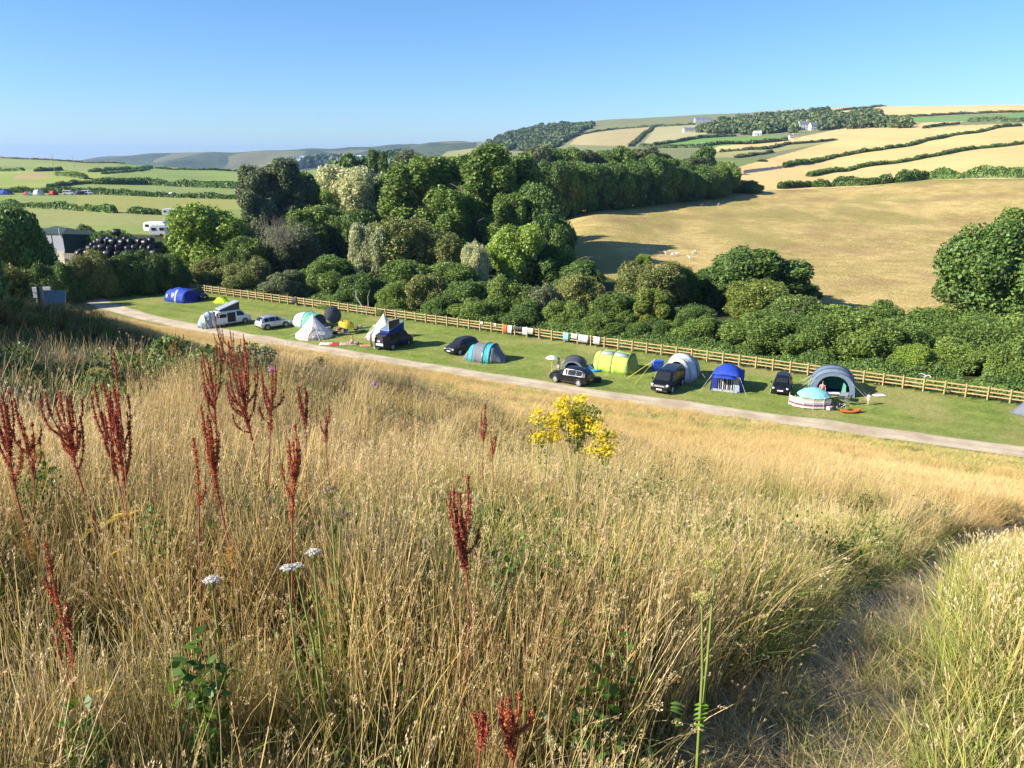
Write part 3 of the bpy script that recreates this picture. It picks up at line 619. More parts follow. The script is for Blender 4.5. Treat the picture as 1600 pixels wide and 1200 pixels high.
# hedges and undergrowth
fence_pt = lambda x, off=0.: (x+.5*off, (94.4-.6176*x)+off*.85)
hedge('undergrowth', [fence_pt(-58,1.7), fence_pt(-20,1.7), fence_pt(10,1.7), fence_pt(40,1.7), fence_pt(75,1.7)], .75, 2.2, .09, M_MID, 'rough green undergrowth of brambles and nettles behind the rail fence', kind='stuff', rough=.5, dens=.8)
hedge('hedge', [fence_pt(-58,4.6), fence_pt(-20,4.8), fence_pt(10,4.8), fence_pt(40,4.8), fence_pt(75,4.8)], 1.0, 1.8, .12, M_DEEP, 'long thick hedge of mixed shrubs running behind the rail fence', rough=.7, dens=.75)
hedge('hedge', [fence_pt(20,17), fence_pt(38,17), fence_pt(60,17), fence_pt(80,17)], 4.2, 5, .15, M_MID, 'green hedge along the lower side of the dry pasture', rough=.35, dens=.8)
hedge('hedge', [(-98,150),(-84,144),(-74,143),(-62,141.5),(-50,138)], 3.4, 4, .22, M_DEEP, 'dark hedge behind the line of short posts below the farm', rough=.35)
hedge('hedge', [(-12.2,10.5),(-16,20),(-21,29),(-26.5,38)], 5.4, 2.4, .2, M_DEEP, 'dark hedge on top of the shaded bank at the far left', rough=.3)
hedge('hedge', [(-9.3,4.5),(-10.2,7),(-11.4,10)], 2.8, 1.6, .12, M_DEEP, 'low hedge beyond the left edge beside the shaded bank', rough=.3)
hedge('hedge', hpx([(1216,295),(1262,292),(1300,292)]), 2.62, 3.40, .5, M_DEEP, 'dark clipped hedge stub starting the row between pasture and corn')
hedge('hedge', hpx([(1300,291),(1350,290),(1395,286)]), 3.41, 4.08, .5, M_DEEP, 'bushy middle stretch of hedge between pasture and corn')
hedge('hedge', hpx([(1397,286),(1450,280),(1500,279),(1600,278),(1760,275)]), 3.94, 4.08, .5, M_DEEP, 'tall dark stretch of hedge above the pasture reaching the frame edge')
hedge('hedge', hpx([(1262,276),(1337,264),(1431,250),(1525,233),(1600,225),(1800,205)]), 2.36, 3.40, .6, M_DEEP, 'long dark hedge climbing across the corn, lowest of the parallel ones')
hedge('hedge', hpx([(1225,262),(1300,247),(1375,235),(1469,217),(1530,207),(1596,197)]), 2.62, 4.08, .8, M_DEEP, 'long dark hedge climbing across the corn, next above the lowest one')
hedge('hedge', hpx([(1124,238),(1187,234),(1244,225),(1307,219)]), 2.23, 4.08, 1., M_FAR, 'dark hedge strip left of the golden fields below the wooded manor')
hedge('hedge', hpx([(1150,247),(1175,243),(1206,238)]), 1.97, 3.40, .9, M_FAR, 'short hedge under the hedge strip left of the golden fields')
hedge('hedge', hpx([(1442,201),(1475,196),(1499,194)]), 2.62, 4.08, 1.1, M_FAR, 'short thin hedge at the top of the large golden field')
hedge('hedge', hpx([(1512,191),(1560,190),(1600,190),(1700,188)]), 4.59, 6.12, 1.2, M_FAR, 'thick dark hedge at the top of the golden field by the frame edge')
hedge('hedge', hpx([(1375,186),(1420,183),(1500,179),(1600,175.5),(1750,172)]), 3.28, 5.44, 1.3, M_FAR, 'thin dark hedge above the high green field')
hedge('hedge', hpx([(1311,173.5),(1360,169),(1412,164.5)]), 3.28, 5.44, 1.5, M_FAR, 'thin hedge on the hilltop beside the highest golden field')
hedge('hedge', hpx([(1000,229),(1050,223),(1094,216),(1150,213)]), 3.28, 5.44, 1.3, M_FAR, 'hedge along the top of the bright green field on the far hill')
hedge('hedge', hpx([(1000,230),(1094,230.5),(1187,224),(1230,219)]), 3.28, 5.44, 1.2, M_FAR, 'hedge along the foot of the bright green field on the far hill')
hedge('hedge', hpx([(984,229),(1001,215),(1022,198)]), 3.28, 6.12, 1.4, M_FAR, 'hedge climbing between two tan fields on the far hill')
hedge('hedge', hpx([(900,213),(960,203),(1022,198),(1086,195)]), 3.28, 6.12, 1.6, M_FAR, 'hedge along the top of the tan fields on the far hill')
hedge('hedge', hpx([(-120,246),(0,247),(90,251),(195,256)]), 1.32, 2.98, .9, M_BROWN, 'low brownish hedge on the skyline of the far left hill')
hedge('hedge', hpx([(-120,268),(0,267),(37,267)]), 2.34, 3.57, .9, M_DEEP, 'short dark hedge at the left edge near the skyline')
hedge('hedge', hpx([(54,268),(75,267),(97,266)]), 2.80, 4.17, .9, M_DEEP, 'clump of dark hedge in the upper left fields beside a pole')
hedge('hedge', hpx([(90,272),(112,276),(135,280)]), 2.80, 5.35, .9, M_MID, 'bushy hedge slanting down from the clump in the upper left fields')
hedge('hedge', hpx([(140,269),(190,265),(237,262)]), 2.29, 4.17, .9, M_DEEP, 'dark hedge slanting across the upper left fields')
hedge('hedge', hpx([(160,272),(200,269),(232,265)]), 1.53, 2.98, .8, M_DEEP, 'second dark hedge beneath the slanting one, upper left fields')
hedge('hedge', hpx([(242,263),(310,266),(387,268)]), 2.03, 3.57, .9, M_DEEP, 'straight dark hedge on the skyline left of the tall poplars')
hedge('hedge', hpx([(75,293),(110,289),(155,284)]), 2.13, 3.57, .7, M_DEEP, 'dark hedge rising above the distant tents')
hedge('hedge', hpx([(150,288),(230,288),(310,293),(380,296)]), 3.56, 8.33, .8, M_DEEP, 'wide dark thicket belt above the far camping field')
hedge('hedge', hpx([(-120,300),(0,301),(140,303),(260,308),(385,312)]), 2.29, 4.76, .6, M_DEEP, 'long dark hedge right behind the distant tents')
hedge('hedge', hpx([(-140,318),(0,322),(100,327),(182,333)]), 1.83, 2.98, .4, M_DEEP, 'long dark hedge below the distant tents, ending at a gap')
hedge('hedge', hpx([(200,333),(235,335),(268,336)]), 2.03, 3.57, .4, M_DEEP, 'short bushy hedge right of the gap below the distant tents')
# far woods
def wood(name, poly, n, hh, leaf, m, label):
    xs = [p[0] for p in poly]; ys = [p[1] for p in poly]; V=[]; Fq=[]; T=[]; off=0; k=0; tries=0; cv=[]; cf=[]
    while k < n and tries < n*40:
        tries += 1; a = random.uniform(min(xs),max(xs)); b = random.uniform(min(ys),max(ys))
        if not inpoly(np.array([a]), np.array([b]), poly)[0]: continue
        p = ray(a,b,200); k += 1; r = hh*random.uniform(.45,.7); hgt = hh*random.uniform(.8,1.15)
        d = icodirs(110)+rng.normal(size=(110,3))*.08; P_ = np.array(p)+d*np.array((r,r,hgt/2))*rng.uniform(.85,1.1,(110,1))+np.array((0,0,hgt*.5))
        v,f,t = leafquads(P_, d, leaf); V.append(v); Fq.append(f+off); T.append(t); off += len(v)
    o = link(name, npmesh(name, np.concatenate(V), np.concatenate(Fq), m, tone=np.concatenate(T))); tag(o, label, None, None, 'stuff'); return o
wood('woodland', [(1092,207),(1130,196),(1230,184),(1290,182),(1370,180),(1378,192),(1428,196),(1425,200),(1300,203),(1200,211),(1150,212),(1100,208)], 300, 11.5, 2.6, M_FAR, 'dark wood around the white manor house on the far hill')
wood('woodland', [(1124,191),(1180,185),(1240,180),(1292,175),(1296,179),(1180,190),(1130,194)], 80, 10, 2.6, M_FAR, 'narrow dark wood above the manor wood near the hilltop')
wood('scrub', [(745,236),(760,226),(800,206),(850,195),(905,197),(940,194),(905,210),(880,226),(860,236)], 420, 9, 4.0, M_FAR, 'dark gorse scrub covering the headland on the skyline')
wood('woodland', [(430,262),(440,255),(520,250),(560,256),(640,250),(640,262)], 90, 22, 6, M_FAR, 'far woodland patches around the seaside village')
# ------------------------------------------------------------------ vehicles
M_GLASS = mat('dark_glass', (.02,.025,.03), .06, .1, 3, spec=.3)
M_TYRE = mat('tyre_rubber', (.02,.02,.02), .85, .2, 8)
M_RIM = mat('alloy', (.55,.55,.56), .35, .1, 4, metal=.6)
M_BLACKPL = mat('black_plastic', (.025,.025,.027), .6, .2, 8)
M_LAMP = mat('lamp_glass', (.75,.76,.78), .12, .05, 3, spec=.8)
M_REDL = mat('tail_lamp', (.45,.02,.015), .2, .1, 3)
M_PLATE = mat('number_plate', (.75,.75,.72), .5, .03); M_YPLATE = mat('yellow_plate', (.75,.6,.08), .5, .03)
M_WHITE = mat('white_paint', (.78,.78,.76), .3, .04, 2, coat=.4)
M_SILVERP = mat('silver_paint', (.50,.53,.57), .3, .05, 2, metal=.35, coat=.5)
M_BLACKP = mat('black_paint', (.008,.008,.010), .3, .2, 2, spec=.3, coat=.2)
M_NAVYP = mat('navy_paint', (.008,.012,.045), .3, .2, 2, spec=.3, coat=.2)
M_DGREYP = mat('dark_grey_paint', (.018,.019,.022), .3, .2, 2, spec=.3, coat=.25)
class Prof:
    def __init__(s, st): s.st = st                                   # x, zbottom, zbelt, zroof, half width low, half width top
    def at(s, x):
        xs = [a[0] for a in s.st]; return [float(np.interp(x, xs, [a[k] for a in s.st])) for k in range(1,6)]
    def body(s):
        rings = []; xs = sorted(set([a[0] for a in s.st]+list(np.linspace(s.st[0][0], s.st[-1][0], 25))))
        for x in xs:
            zb, zl, zr, w, wt = s.at(x); h = [(-w*.93,zb),(-w,zb+.12),(-w,zb+(zl-zb)*.6),(-w*.965,zl),(-wt,zr-.07*(zr>zl+.1)),(-wt*.86,zr),(0,zr+.03)]
            h += [(-a,b) for a,b in h[-2::-1]]; rings.append([(x,a,b) for a,b in h])
        mb = MB(); mb.sheet(rings); n = len(rings[0])
        for r, fl in ((0,0),(len(rings)-1,1)):
            f = tuple(r*n+k for k in range(n)); mb.f.append(f if fl else f[::-1])
        mb.f += [(i*n, (i+1)*n, (i+1)*n+n-1, i*n+n-1) for i in range(len(rings)-1)]
        return mb
    def side(s, x0, x1, sgn, lo=.12, hi=.9, out=.012, n=4):
        rings = []
        for i in range(n+1):
            x = x0+(x1-x0)*i/n; zb, zl, zr, w, wt = s.at(x); zt = zr-.07; r = []
            for u in (lo, hi): r.append((x, sgn*((w*.965)*(1-u)+wt*u+out), zl*(1-u)+zt*u))
            rings.append(r)
        return MB().sheet(rings)
    def top(s, x0, x1, k=.84, out=.014, n=4, y=1):
        rings = []
        for i in range(n+1):
            x = x0+(x1-x0)*i/n; zb, zl, zr, w, wt = s.at(x); rings.append([(x, wt*k*j, zr+.03*(1-abs(j))+out) for j in (-1,-.5,0,.5,1)])
        return MB().sheet(rings)
def wheels(root, xs, tr, R, wd=.22, rimm=None):
    for x in xs:
        for sg in (-1,1):
            t = MB().cyl((x, sg*(tr-.06), R), (0,1,0), R, wd, 20).build('wheel', M_TYRE, root, bevel=.02)
            mb = MB(); mb.cyl((x, sg*(tr-.06+wd/2), R), (0,1,0), R*.22, .03, 10)
            for k in range(5):
                a = 2*PI*k/5; mb.tube([(x, sg*(tr-.05+wd/2), R), (x+math.cos(a)*R*.66, sg*(tr-.05+wd/2), R+math.sin(a)*R*.66)], [.05,.07], 5)
            mb.tube([(x+math.cos(2*PI*k/16)*R*.66, sg*(tr-.06+wd/2), R+math.sin(2*PI*k/16)*R*.66) for k in range(17)], .028, 5, False)
            mb.build('rim', rimm or M_RIM, t)
            MB().tube([(x+math.cos(PI*k/10)*(R+.07), sg*(tr+.015), R+math.sin(PI*k/10)*(R+.07)) for k in range(11)], .045, 5).build('wheel_arch', M_BLACKPL, root)
def car(label, loc, rz, paint, kind='suv', cat='car', name='parked_car', rails=False, plate_front=M_PLATE):
    root = thing(name, label, cat, loc, rz)
    if kind == 'suv':
        L=4.35; st = [(-2.17,.42,.75,.76,.78,.70),(-2.1,.30,.95,1.12,.88,.66),(-1.95,.26,.99,1.38,.90,.62),(-1.5,.25,.98,1.58,.91,.62),(-.6,.24,.96,1.64,.92,.64),(.35,.24,.94,1.58,.92,.62),(1.0,.24,.92,1.14,.91,.66),(1.25,.24,.90,1.0,.91,.74),(1.75,.25,.82,.93,.89,.74),(2.05,.28,.74,.84,.83,.68),(2.17,.36,.6,.66,.72,.6)]
        win=[(-1.55,-.95),(-.88,-.02),(.06,.78)]; ws=(.42,1.0); rw=(-2.08,-1.6); ax=(-1.3,1.33); R=.34; tr=.93
    elif kind == 'hatch':
        L=3.6; st = [(-1.78,.40,.8,.82,.72,.66),(-1.72,.30,.98,1.18,.79,.62),(-1.6,.26,1.0,1.42,.80,.60),(-1.2,.25,.99,1.54,.80,.60),(0,.24,.97,1.55,.80,.60),(.45,.24,.95,1.46,.80,.60),(.95,.24,.93,1.08,.80,.62),(1.2,.24,.90,1.0,.79,.68),(1.6,.28,.8,.88,.75,.64),(1.78,.34,.62,.68,.66,.58)]
        win=[(-1.25,-.75),(-.68,.02),(.1,.72)]; ws=(.52,.96); rw=(-1.70,-1.35); ax=(-1.15,1.15); R=.29; tr=.80
    p = Prof(st); p.body().build('body', paint, root, smooth=False, bevel=.02)
    for sg in (-1,1):
        for a,b in win: p.side(a,b,sg).build('window', M_GLASS, root)
    p.top(*ws).build('windscreen', M_GLASS, root); p.top(*rw, k=.8).build('rear_window', M_GLASS, root)
    wheels(root, ax, tr, R)
    x1 = st[-1][0]; x0 = st[0][0]
    for sg in (-1,1):
        MB().ell((x1-.2, sg*.60, .70), (.22,.17,.10), 8, 5).build('headlight', M_LAMP, root, smooth=True)
        MB().ell((x0+.12, sg*.68, .88), (.10,.12,.15), 8, 5).build('tail_light', M_REDL, root, smooth=True)
        MB().ell((.75, sg*(tr+.12), 1.0), (.09,.11,.08), 8, 5).build('wing_mirror', paint, root, smooth=True)
        MB().box((-.3, sg*(tr-.02), .30), (1.9,.05,.12)).build('sill', M_BLACKPL, root)
        MB().box((-.2, sg*(tr-.005), .82), (.16,.02,.03)).build('door_handle', M_BLACKPL, root)
        if rails: MB().tube([(-1.5,sg*.56,1.62),(-1.3,sg*.56,1.70),(.1,sg*.56,1.70),(.35,sg*.56,1.62)], .02, 5).build('roof_rail', M_RIM, root)
    MB().box((x1+.01,0,.52),(.03,.52,.11)).build('number_plate', plate_front, root); MB().box((x0-.012,0,.62),(.03,.52,.11)).build('number_plate', M_YPLATE, root)
    MB().box((x1-.03,0,.66),(.06,.75,.12)).build('grille', M_BLACKPL, root); MB().box((x1-.05,0,.38),(.1,1.3,.12)).build('bumper', M_BLACKPL, root); MB().box((x0+.02,0,.42),(.1,1.4,.16)).build('bumper', M_BLACKPL, root)
    return root
VST = [(-2.45,.42,.9,.92,.86,.84),(-2.42,.32,1.0,1.55,.93,.82),(-2.3,.30,1.08,1.86,.95,.76),(-2.0,.28,1.08,1.95,.95,.76),(.6,.28,1.08,1.96,.95,.76),(1.15,.28,1.08,1.88,.95,.74),(1.75,.28,1.06,1.2,.94,.76),(2.05,.28,.98,1.08,.93,.78),(2.4,.30,.82,.92,.86,.72),(2.5,.36,.6,.68,.78,.66)]
def van(label, loc, rz, paint, poptop=None, open_side=None, tailgate=False, cat='van', name='campervan', fabric=None, plate=M_PLATE):
    root = thing(name, label, cat, loc, rz); p = Prof(VST); p.body().build('body', paint, root, bevel=.02)
    for sg in (-1,1):
        wl = [(-2.2,-1.1),(-.95,.2),(.45,1.45)]
        for k,(a,b) in enumerate(wl):
            if open_side == sg and k == 1: continue
            p.side(a,b,sg).build('window', M_GLASS, root)
    if open_side:
        sg = open_side; MB().box((-.35,sg*.93,1.05),(1.15,.06,1.35)).build('dark_door_fill', M_BLACKPL, root)  # black slab fills the doorway, the unlit interior put in as colour
        MB().box((-.35,sg*.965,.42),(1.15,.04,.08)).build('sill', paint, root)
        d = MB().box((-1.5,sg*1.0,1.05),(1.15,.05,1.45)).build('sliding_door', paint, root, bevel=.02); MB().box((-1.5,sg*1.03,1.42),(.95,.02,.5)).build('window', M_GLASS, d)
    p.top(1.18,1.78,k=.88).build('windscreen', M_GLASS, root); p.top(-2.43,-2.3,k=.8).build('rear_window', M_GLASS, root)
    wheels(root, (-1.5,1.5), .94, .34)
    for sg in (-1,1):
        MB().ell((2.28,sg*.72,.86),(.22,.17,.13),8,5).build('headlight', M_LAMP, root, smooth=True)
        MB().box((-2.42,sg*.86,1.15),(.06,.12,.6)).build('tail_light', M_REDL, root)
        MB().ell((1.35,sg*1.08,1.2),(.08,.1,.14),8,5).build('wing_mirror', paint, root, smooth=True)
    MB().box((2.5,0,.5),(.04,.52,.12)).build('number_plate', plate, root); MB().box((2.42,0,.8),(.12,.95,.14)).build('grille', M_RIM if plate is M_PLATE else M_BLACKPL, root); MB().box((2.46,0,.38),(.1,1.5,.14)).build('bumper', M_BLACKPL, root)
    MB().box((-2.46,0,.45),(.1,1.6,.18)).build('bumper', paint, root)
    if poptop:                                                       # wedge roof raised at the front or back
        hf, hb = poptop; x0, x1 = -1.75, 1.0
        mb = MB(); q = [(x0,1.98+hb),(x1,1.98+hf)]
        vs = [(x,y,z+d) for x,z in q for y in (-.72,.72) for d in (0,.12)]
        mb.add(vs, [(0,1,3,2),(4,6,7,5),(0,4,5,1),(2,3,7,6),(1,5,7,3),(0,2,6,4)]); r = mb.build('pop_up_roof', poptop_mat, root, bevel=.03)
        mb = MB(); n = 7
        for sg in (-1,1):
            mb.sheet([[(x0+(x1-x0)*i/n, sg*(.70-.05*(i%2)), 1.95), (x0+(x1-x0)*i/n, sg*.70, 1.97+hb+(hf-hb)*i/n)] for i in range(n+1)])
        for x, hh in ((x0+.03,hb),(x1-.03,hf)): mb.add([(x,-.7,1.95),(x,.7,1.95),(x,.7,1.97+hh),(x,-.7,1.97+hh)], [(0,1,2,3)])
        mb.build('roof_tent_fabric', fabric or M_BLACKPL, root)
    if tailgate:
        MB().box((-2.45,0,1.15),(.05,1.5,1.35)).build('dark_boot_fill', M_BLACKPL, root)  # black slab paints the shaded inside of the boot
        MB().box((-2.75,-1.15,1.15),(.05,.85,1.45),(0,0,1.0)).build('rear_door', paint, root, bevel=.02)
        MB().box((-2.75,1.15,1.15),(.05,.85,1.45),(0,0,-1.0)).build('rear_door', paint, root, bevel=.02)
        MB().box((-2.5,0,.72),(.3,1.35,.25)).build('bed', mat('pale_bedding',(.6,.6,.62),.9), root); MB().box((-2.52,.2,1.1),(.12,.5,.25)).build('cupboard', mat('cupboard',(.3,.3,.33),.7), root)
    return root
D = math.radians
def fab(name, c, rough=.75, tr=.25):
    m, nt, b = newmat(name); N = nt.nodes; L = nt.links; b.inputs['Roughness'].default_value = rough
    g = N.new('ShaderNodeTexCoord'); n = N.new('ShaderNodeTexNoise'); n.inputs['Scale'].default_value = 2.2; n.inputs['Detail'].default_value = 4; L.new(g.outputs['Object'], n.inputs['Vector'])
    mx = N.new('ShaderNodeMix'); mx.data_type = 'RGBA'; mx.inputs[6].default_value = (*[a*.85 for a in c],1); mx.inputs[7].default_value = (*[min(1,a*1.12) for a in c],1); L.new(n.outputs['Fac'], mx.inputs[0]); L.new(mx.outputs[2], b.inputs['Base Color'])
    bp = N.new('ShaderNodeBump'); bp.inputs['Strength'].default_value = .6; bp.inputs['Distance'].default_value = .12; L.new(n.outputs['Fac'], bp.inputs['Height']); L.new(bp.outputs['Normal'], b.inputs['Normal'])
    t = N.new('ShaderNodeBsdfTranslucent'); L.new(mx.outputs[2], t.inputs['Color']); ms = N.new('ShaderNodeMixShader'); ms.inputs[0].default_value = tr; L.new(b.outputs[0], ms.inputs[1]); L.new(t.outputs[0], ms.inputs[2]); L.new(ms.outputs[0], N['Material Output'].inputs['Surface'])
    return m
FB_BLUE = fab('blue_nylon',(.02,.07,.50)); FB_DBLUE = fab('dark_blue_nylon',(.012,.035,.28)); FB_TURQ = fab('turquoise_nylon',(.05,.50,.58)); FB_GREY = fab('grey_nylon',(.20,.22,.27))
FB_DGREY = fab('dark_grey_nylon',(.07,.08,.10)); FB_LIME = fab('lime_nylon',(.50,.68,.12)); FB_LIMEW = fab('pale_lime_nylon',(.70,.80,.45)); FB_DLIME = fab('green_nylon',(.25,.36,.08)); FB_CANVAS = fab('cream_canvas',(.78,.74,.66), tr=.1)
FB_MINT = fab('mint_nylon',(.20,.55,.42)); FB_MINTW = fab('pale_mint_nylon',(.60,.74,.70)); FB_WHITE = fab('white_cloth',(.80,.79,.77)); FB_YEL = fab('yellow_cloth',(.80,.62,.05)); FB_RED = fab('red_cloth',(.62,.05,.06)); FB_ORANGE = fab('orange_cloth',(.80,.16,.03))
FB_TEAL = fab('teal_nylon',(.03,.28,.27)); FB_SLATE = fab('slate_nylon',(.19,.26,.36)); FB_AQUA = fab('aqua_cloth',(.30,.68,.72)); FB_NEON = fab('neon_yellow_green',(.60,.90,.02)); FB_PALEB = fab('pale_blue_grey_nylon',(.42,.48,.56)); FB_SHADED = fab('shaded_canvas',(.33,.31,.30), tr=.05)
FB_TEALL = fab('light_teal',(.10,.36,.33)); FB_CLEAR = fab('window_film',(.45,.5,.52), .2); M_ROPE = mat('guy_rope',(.6,.6,.5),.8); M_YROPE = mat('yellow_rope',(.75,.7,.1),.8)
def arcpts(x, w, h, n=14, cx=0., k=.80):
    return [(x, math.copysign(abs(math.cos(PI*i/n))**.85, math.cos(PI*i/n))*w+cx, h*max(0,math.sin(PI*i/n))**k) for i in range(n+1)]
def tunnel(name, label, loc, rz, st, segs, cat='tent', guys=True, doors=(), back=None, front=None, open_front=False, windows=()):
    """st: (x, half width, height) hoops; segs: fabric of each bay between hoops"""
    root = thing(name, label, cat, loc, rz)
    for i, m in enumerate(segs):
        a, b = st[i], st[i+1]; rings = []
        for j in range(5):
            u = j/4; sag = 1-.035*math.sin(PI*u); rings.append(arcpts(a[0]+(b[0]-a[0])*u, (a[1]+(b[1]-a[1])*u)*sag, (a[2]+(b[2]-a[2])*u)*sag))
        MB().sheet(rings).build('fabric_bay', m, root, smooth=True, solid=.01)
    for s_ in st:
        if s_[2] > .8: MB().tube([(x,y*1.005,z*1.01) for x,y,z in arcpts(*s_)], .022, 5).build('pole', FB_DGREY, root)
    for x_, w_, h_, m, sgn in ((st[0][0], st[0][1], st[0][2], back, -1), (st[-1][0], st[-1][1], st[-1][2], front, 1)):
        if m is None: continue
        r = arcpts(x_, w_, h_)
        if open_front and sgn == 1:                                   # doorway left open in the middle of the end wall
            inner = [(x_, y*.76, z*.86) for x,y,z in r]; MB().sheet([r, inner]).build('end_wall', m, root, solid=.01)
            MB().add([(x_+.02, w_*.60, 0),(x_+.02,w_*.36,0),(x_+.02,w_*.44,h_*.62),(x_+.02,w_*.56,h_*.5)],[(0,1,2,3)]).build('rolled_door', FB_MINT, root, solid=.05)
        else:
            c = (x_+sgn*.25, 0, h_*.35); mb = MB(); mb.add(r+[c], [(i, i+1, len(r)) for i in range(len(r)-1)]); mb.build('end_wall', m, root, smooth=True, solid=.01)
    for x0, x1, sgn, m in doors:                                      # side doors lie on the bay surface
        rings = []
        for j in range(4):
            x = x0+(x1-x0)*j/3; w = float(np.interp(x,[s[0] for s in st],[s[1] for s in st])); h = float(np.interp(x,[s[0] for s in st],[s[2] for s in st]))
            a = arcpts(x, w*1.0+.02, h*1.0+.02); sel = a[0:6] if sgn > 0 else a[-6:]; k0, k1 = (0,1); rings.append(sel)
        MB().sheet(rings).build('door_panel', m, root, smooth=True, solid=.012)
    for x0, x1, sgn, lo, hi in windows:
        rings = []
        for j in range(3):
            x = x0+(x1-x0)*j/2; w = float(np.interp(x,[s[0] for s in st],[s[1] for s in st])); h = float(np.interp(x,[s[0] for s in st],[s[2] for s in st])); r = []
            for u in np.linspace(lo,hi,4):
                t_ = math.asin(min(1,u**(1/.8))); r.append((x, sgn*(abs(math.cos(t_))**.85*w+.03), u*h+.02))
            rings.append(r)
        MB().sheet(rings).build('window', FB_CLEAR, root, smooth=True, solid=.01)
    if guys:
        mb = MB()
        for s_ in st:
            if s_[2] < .8: continue
            for sg in (-1,1): mb.tube([(s_[0], sg*s_[1]*.8, s_[2]*.62), (s_[0]*1.12, sg*(s_[1]+1.1), .03)], .012, 4)
        mb.build('guy_line', M_ROPE, root)
    return root
def belltent(label, loc, rz, R=2.3, Ht=2.6, wall=.45):
    root = thing('bell_tent', label, 'bell tent', loc, rz); n = 16; rings = []
    for r, z in ((R*1.0,0),(R*.985,wall),(R*.70,wall+(Ht-wall)*.24),(R*.42,wall+(Ht-wall)*.53),(R*.18,wall+(Ht-wall)*.80),(.05,Ht)):
        rings.append([(math.cos(2*PI*k/n)*r*(1-.03*(k%2)), math.sin(2*PI*k/n)*r*(1-.03*(k%2)), z) for k in range(n)])
    mb = MB(); mb.sheet(rings, closed=True); mb.build('canvas', FB_CANVAS, root, solid=.015)
    for a0, a1, m, nm, z1 in ((-.32,.32,FB_SHADED,'door',1.55),):  # door panel in greyer canvas, its shade put into the colour
        rr_ = []
        for k in range(5):
            a = a0+(a1-a0)*k/4; col = []
            for u in np.linspace(0,1,6):
                z = u*z1; r = np.interp(z, [0,wall,wall+(Ht-wall)*.24,wall+(Ht-wall)*.53,wall+(Ht-wall)*.80,Ht],[R,R*.985,R*.70,R*.42,R*.18,.05])+.04
                w = 1-.75*max(0,(u-.25)/.75); col.append((math.cos(a*w)*r, math.sin(a*w)*r, z))
            rr_.append(col)
        MB().sheet(rr_).build(nm, m, root, solid=.02)
    mb = MB()
    for sg in (-1,1): mb.tube([(R+.15, sg*.72, 0),(R*.72,sg*.35,1.25),(R*.55,0,1.78)], .03, 5)
    mb.build('door_frame', FB_CANVAS, root)
    MB().tube([(0,0,Ht-.1),(0,0,Ht+.16)], .04, 6).build('pole', M_ROPE, root)
    mb = MB()
    for k in range(8): a = 2*PI*(k+.5)/8; mb.tube([(math.cos(a)*R,math.sin(a)*R,wall),(math.cos(a)*(R+1),math.sin(a)*(R+1),.02)], .012, 4)
    mb.build('guy_line', M_ROPE, root)
    return root
def at_camp(px, py): p = camp(px, py); return (p.x, p.y, F+.002)
# --- tents and vehicles from the far left
tunnel('tunnel_tent','large royal blue tunnel tent at the far left end of the lawn', at_camp(284,470), D(-28), [(-3.0,.9,.25),(-2.0,1.45,1.7),(-.7,1.6,2.05),(.8,1.6,2.05),(2.1,1.5,1.75),(2.8,.9,.3)], [FB_DBLUE,FB_BLUE,FB_BLUE,FB_BLUE,FB_DBLUE], windows=((-.35,.35,-1,.35,.7),(-1.7,-1.2,-1,.3,.6)), doors=((.3,.75,-1,FB_PALEB),), back=FB_DBLUE, front=FB_DBLUE)
car('dark car mostly hidden behind the royal blue tent at the end of the fence', at_camp(306,467.5), D(-30), M_NAVYP, 'suv')
r = tunnel('pop_up_shelter','small neon yellow green pop up shelter by the rail fence', at_camp(347,473.5), D(-30), [(-1.3,.5,.3),(-.6,.8,.85),(.3,.8,1.0),(1.2,.5,.35)], [FB_NEON,FB_NEON,FB_NEON], guys=False, back=FB_NEON, front=FB_NEON)
poptop_mat = mat('grey_roof', (.30,.34,.40), .4, .1, 2)
vp = camp(362,506); van('white campervan with raised grey roof and open side door', (vp.x,vp.y,F), D(44), M_WHITE, poptop=(.95,.15), open_side=-1, fabric=FB_DGREY)
q = Vector((vp.x,vp.y,F))-Vector((math.cos(D(44)),math.sin(D(44)),0))*3.25
tunnel('awning','pale grey tailgate awning joined to the back of the white campervan', q, D(44), [(-.95,.85,1.1),(-.5,1.0,1.75),(.2,1.0,2.1),(.8,.85,2.1)], [FB_MINTW,FB_PALEB,FB_WHITE], cat='awning', back=FB_PALEB, windows=((-.3,.1,-1,.4,.7),))
car('silver car parked on the grass between white campervan and bell tents', at_camp(427,511.5), D(46), M_SILVERP, 'suv', rails=True)
r = tunnel('dome_tent','white and mint green dome tent behind the first bell tent', at_camp(484,509), D(-25), [(-2.5,.8,.5),(-1.6,1.5,1.6),(0,1.7,1.95),(1.6,1.5,1.6),(2.4,.8,.5)], [FB_MINTW,FB_MINTW,FB_MINT,FB_DGREY], back=FB_MINTW, front=FB_GREY)
belltent('cream bell tent with shade-darkened door, the one nearer the silver car', at_camp(491,526), D(-78), 2.25, 2.75)
belltent('cream bell tent half hidden by the dark blue campervan', at_camp(601,527.5), D(-150), 2.2, 2.95)
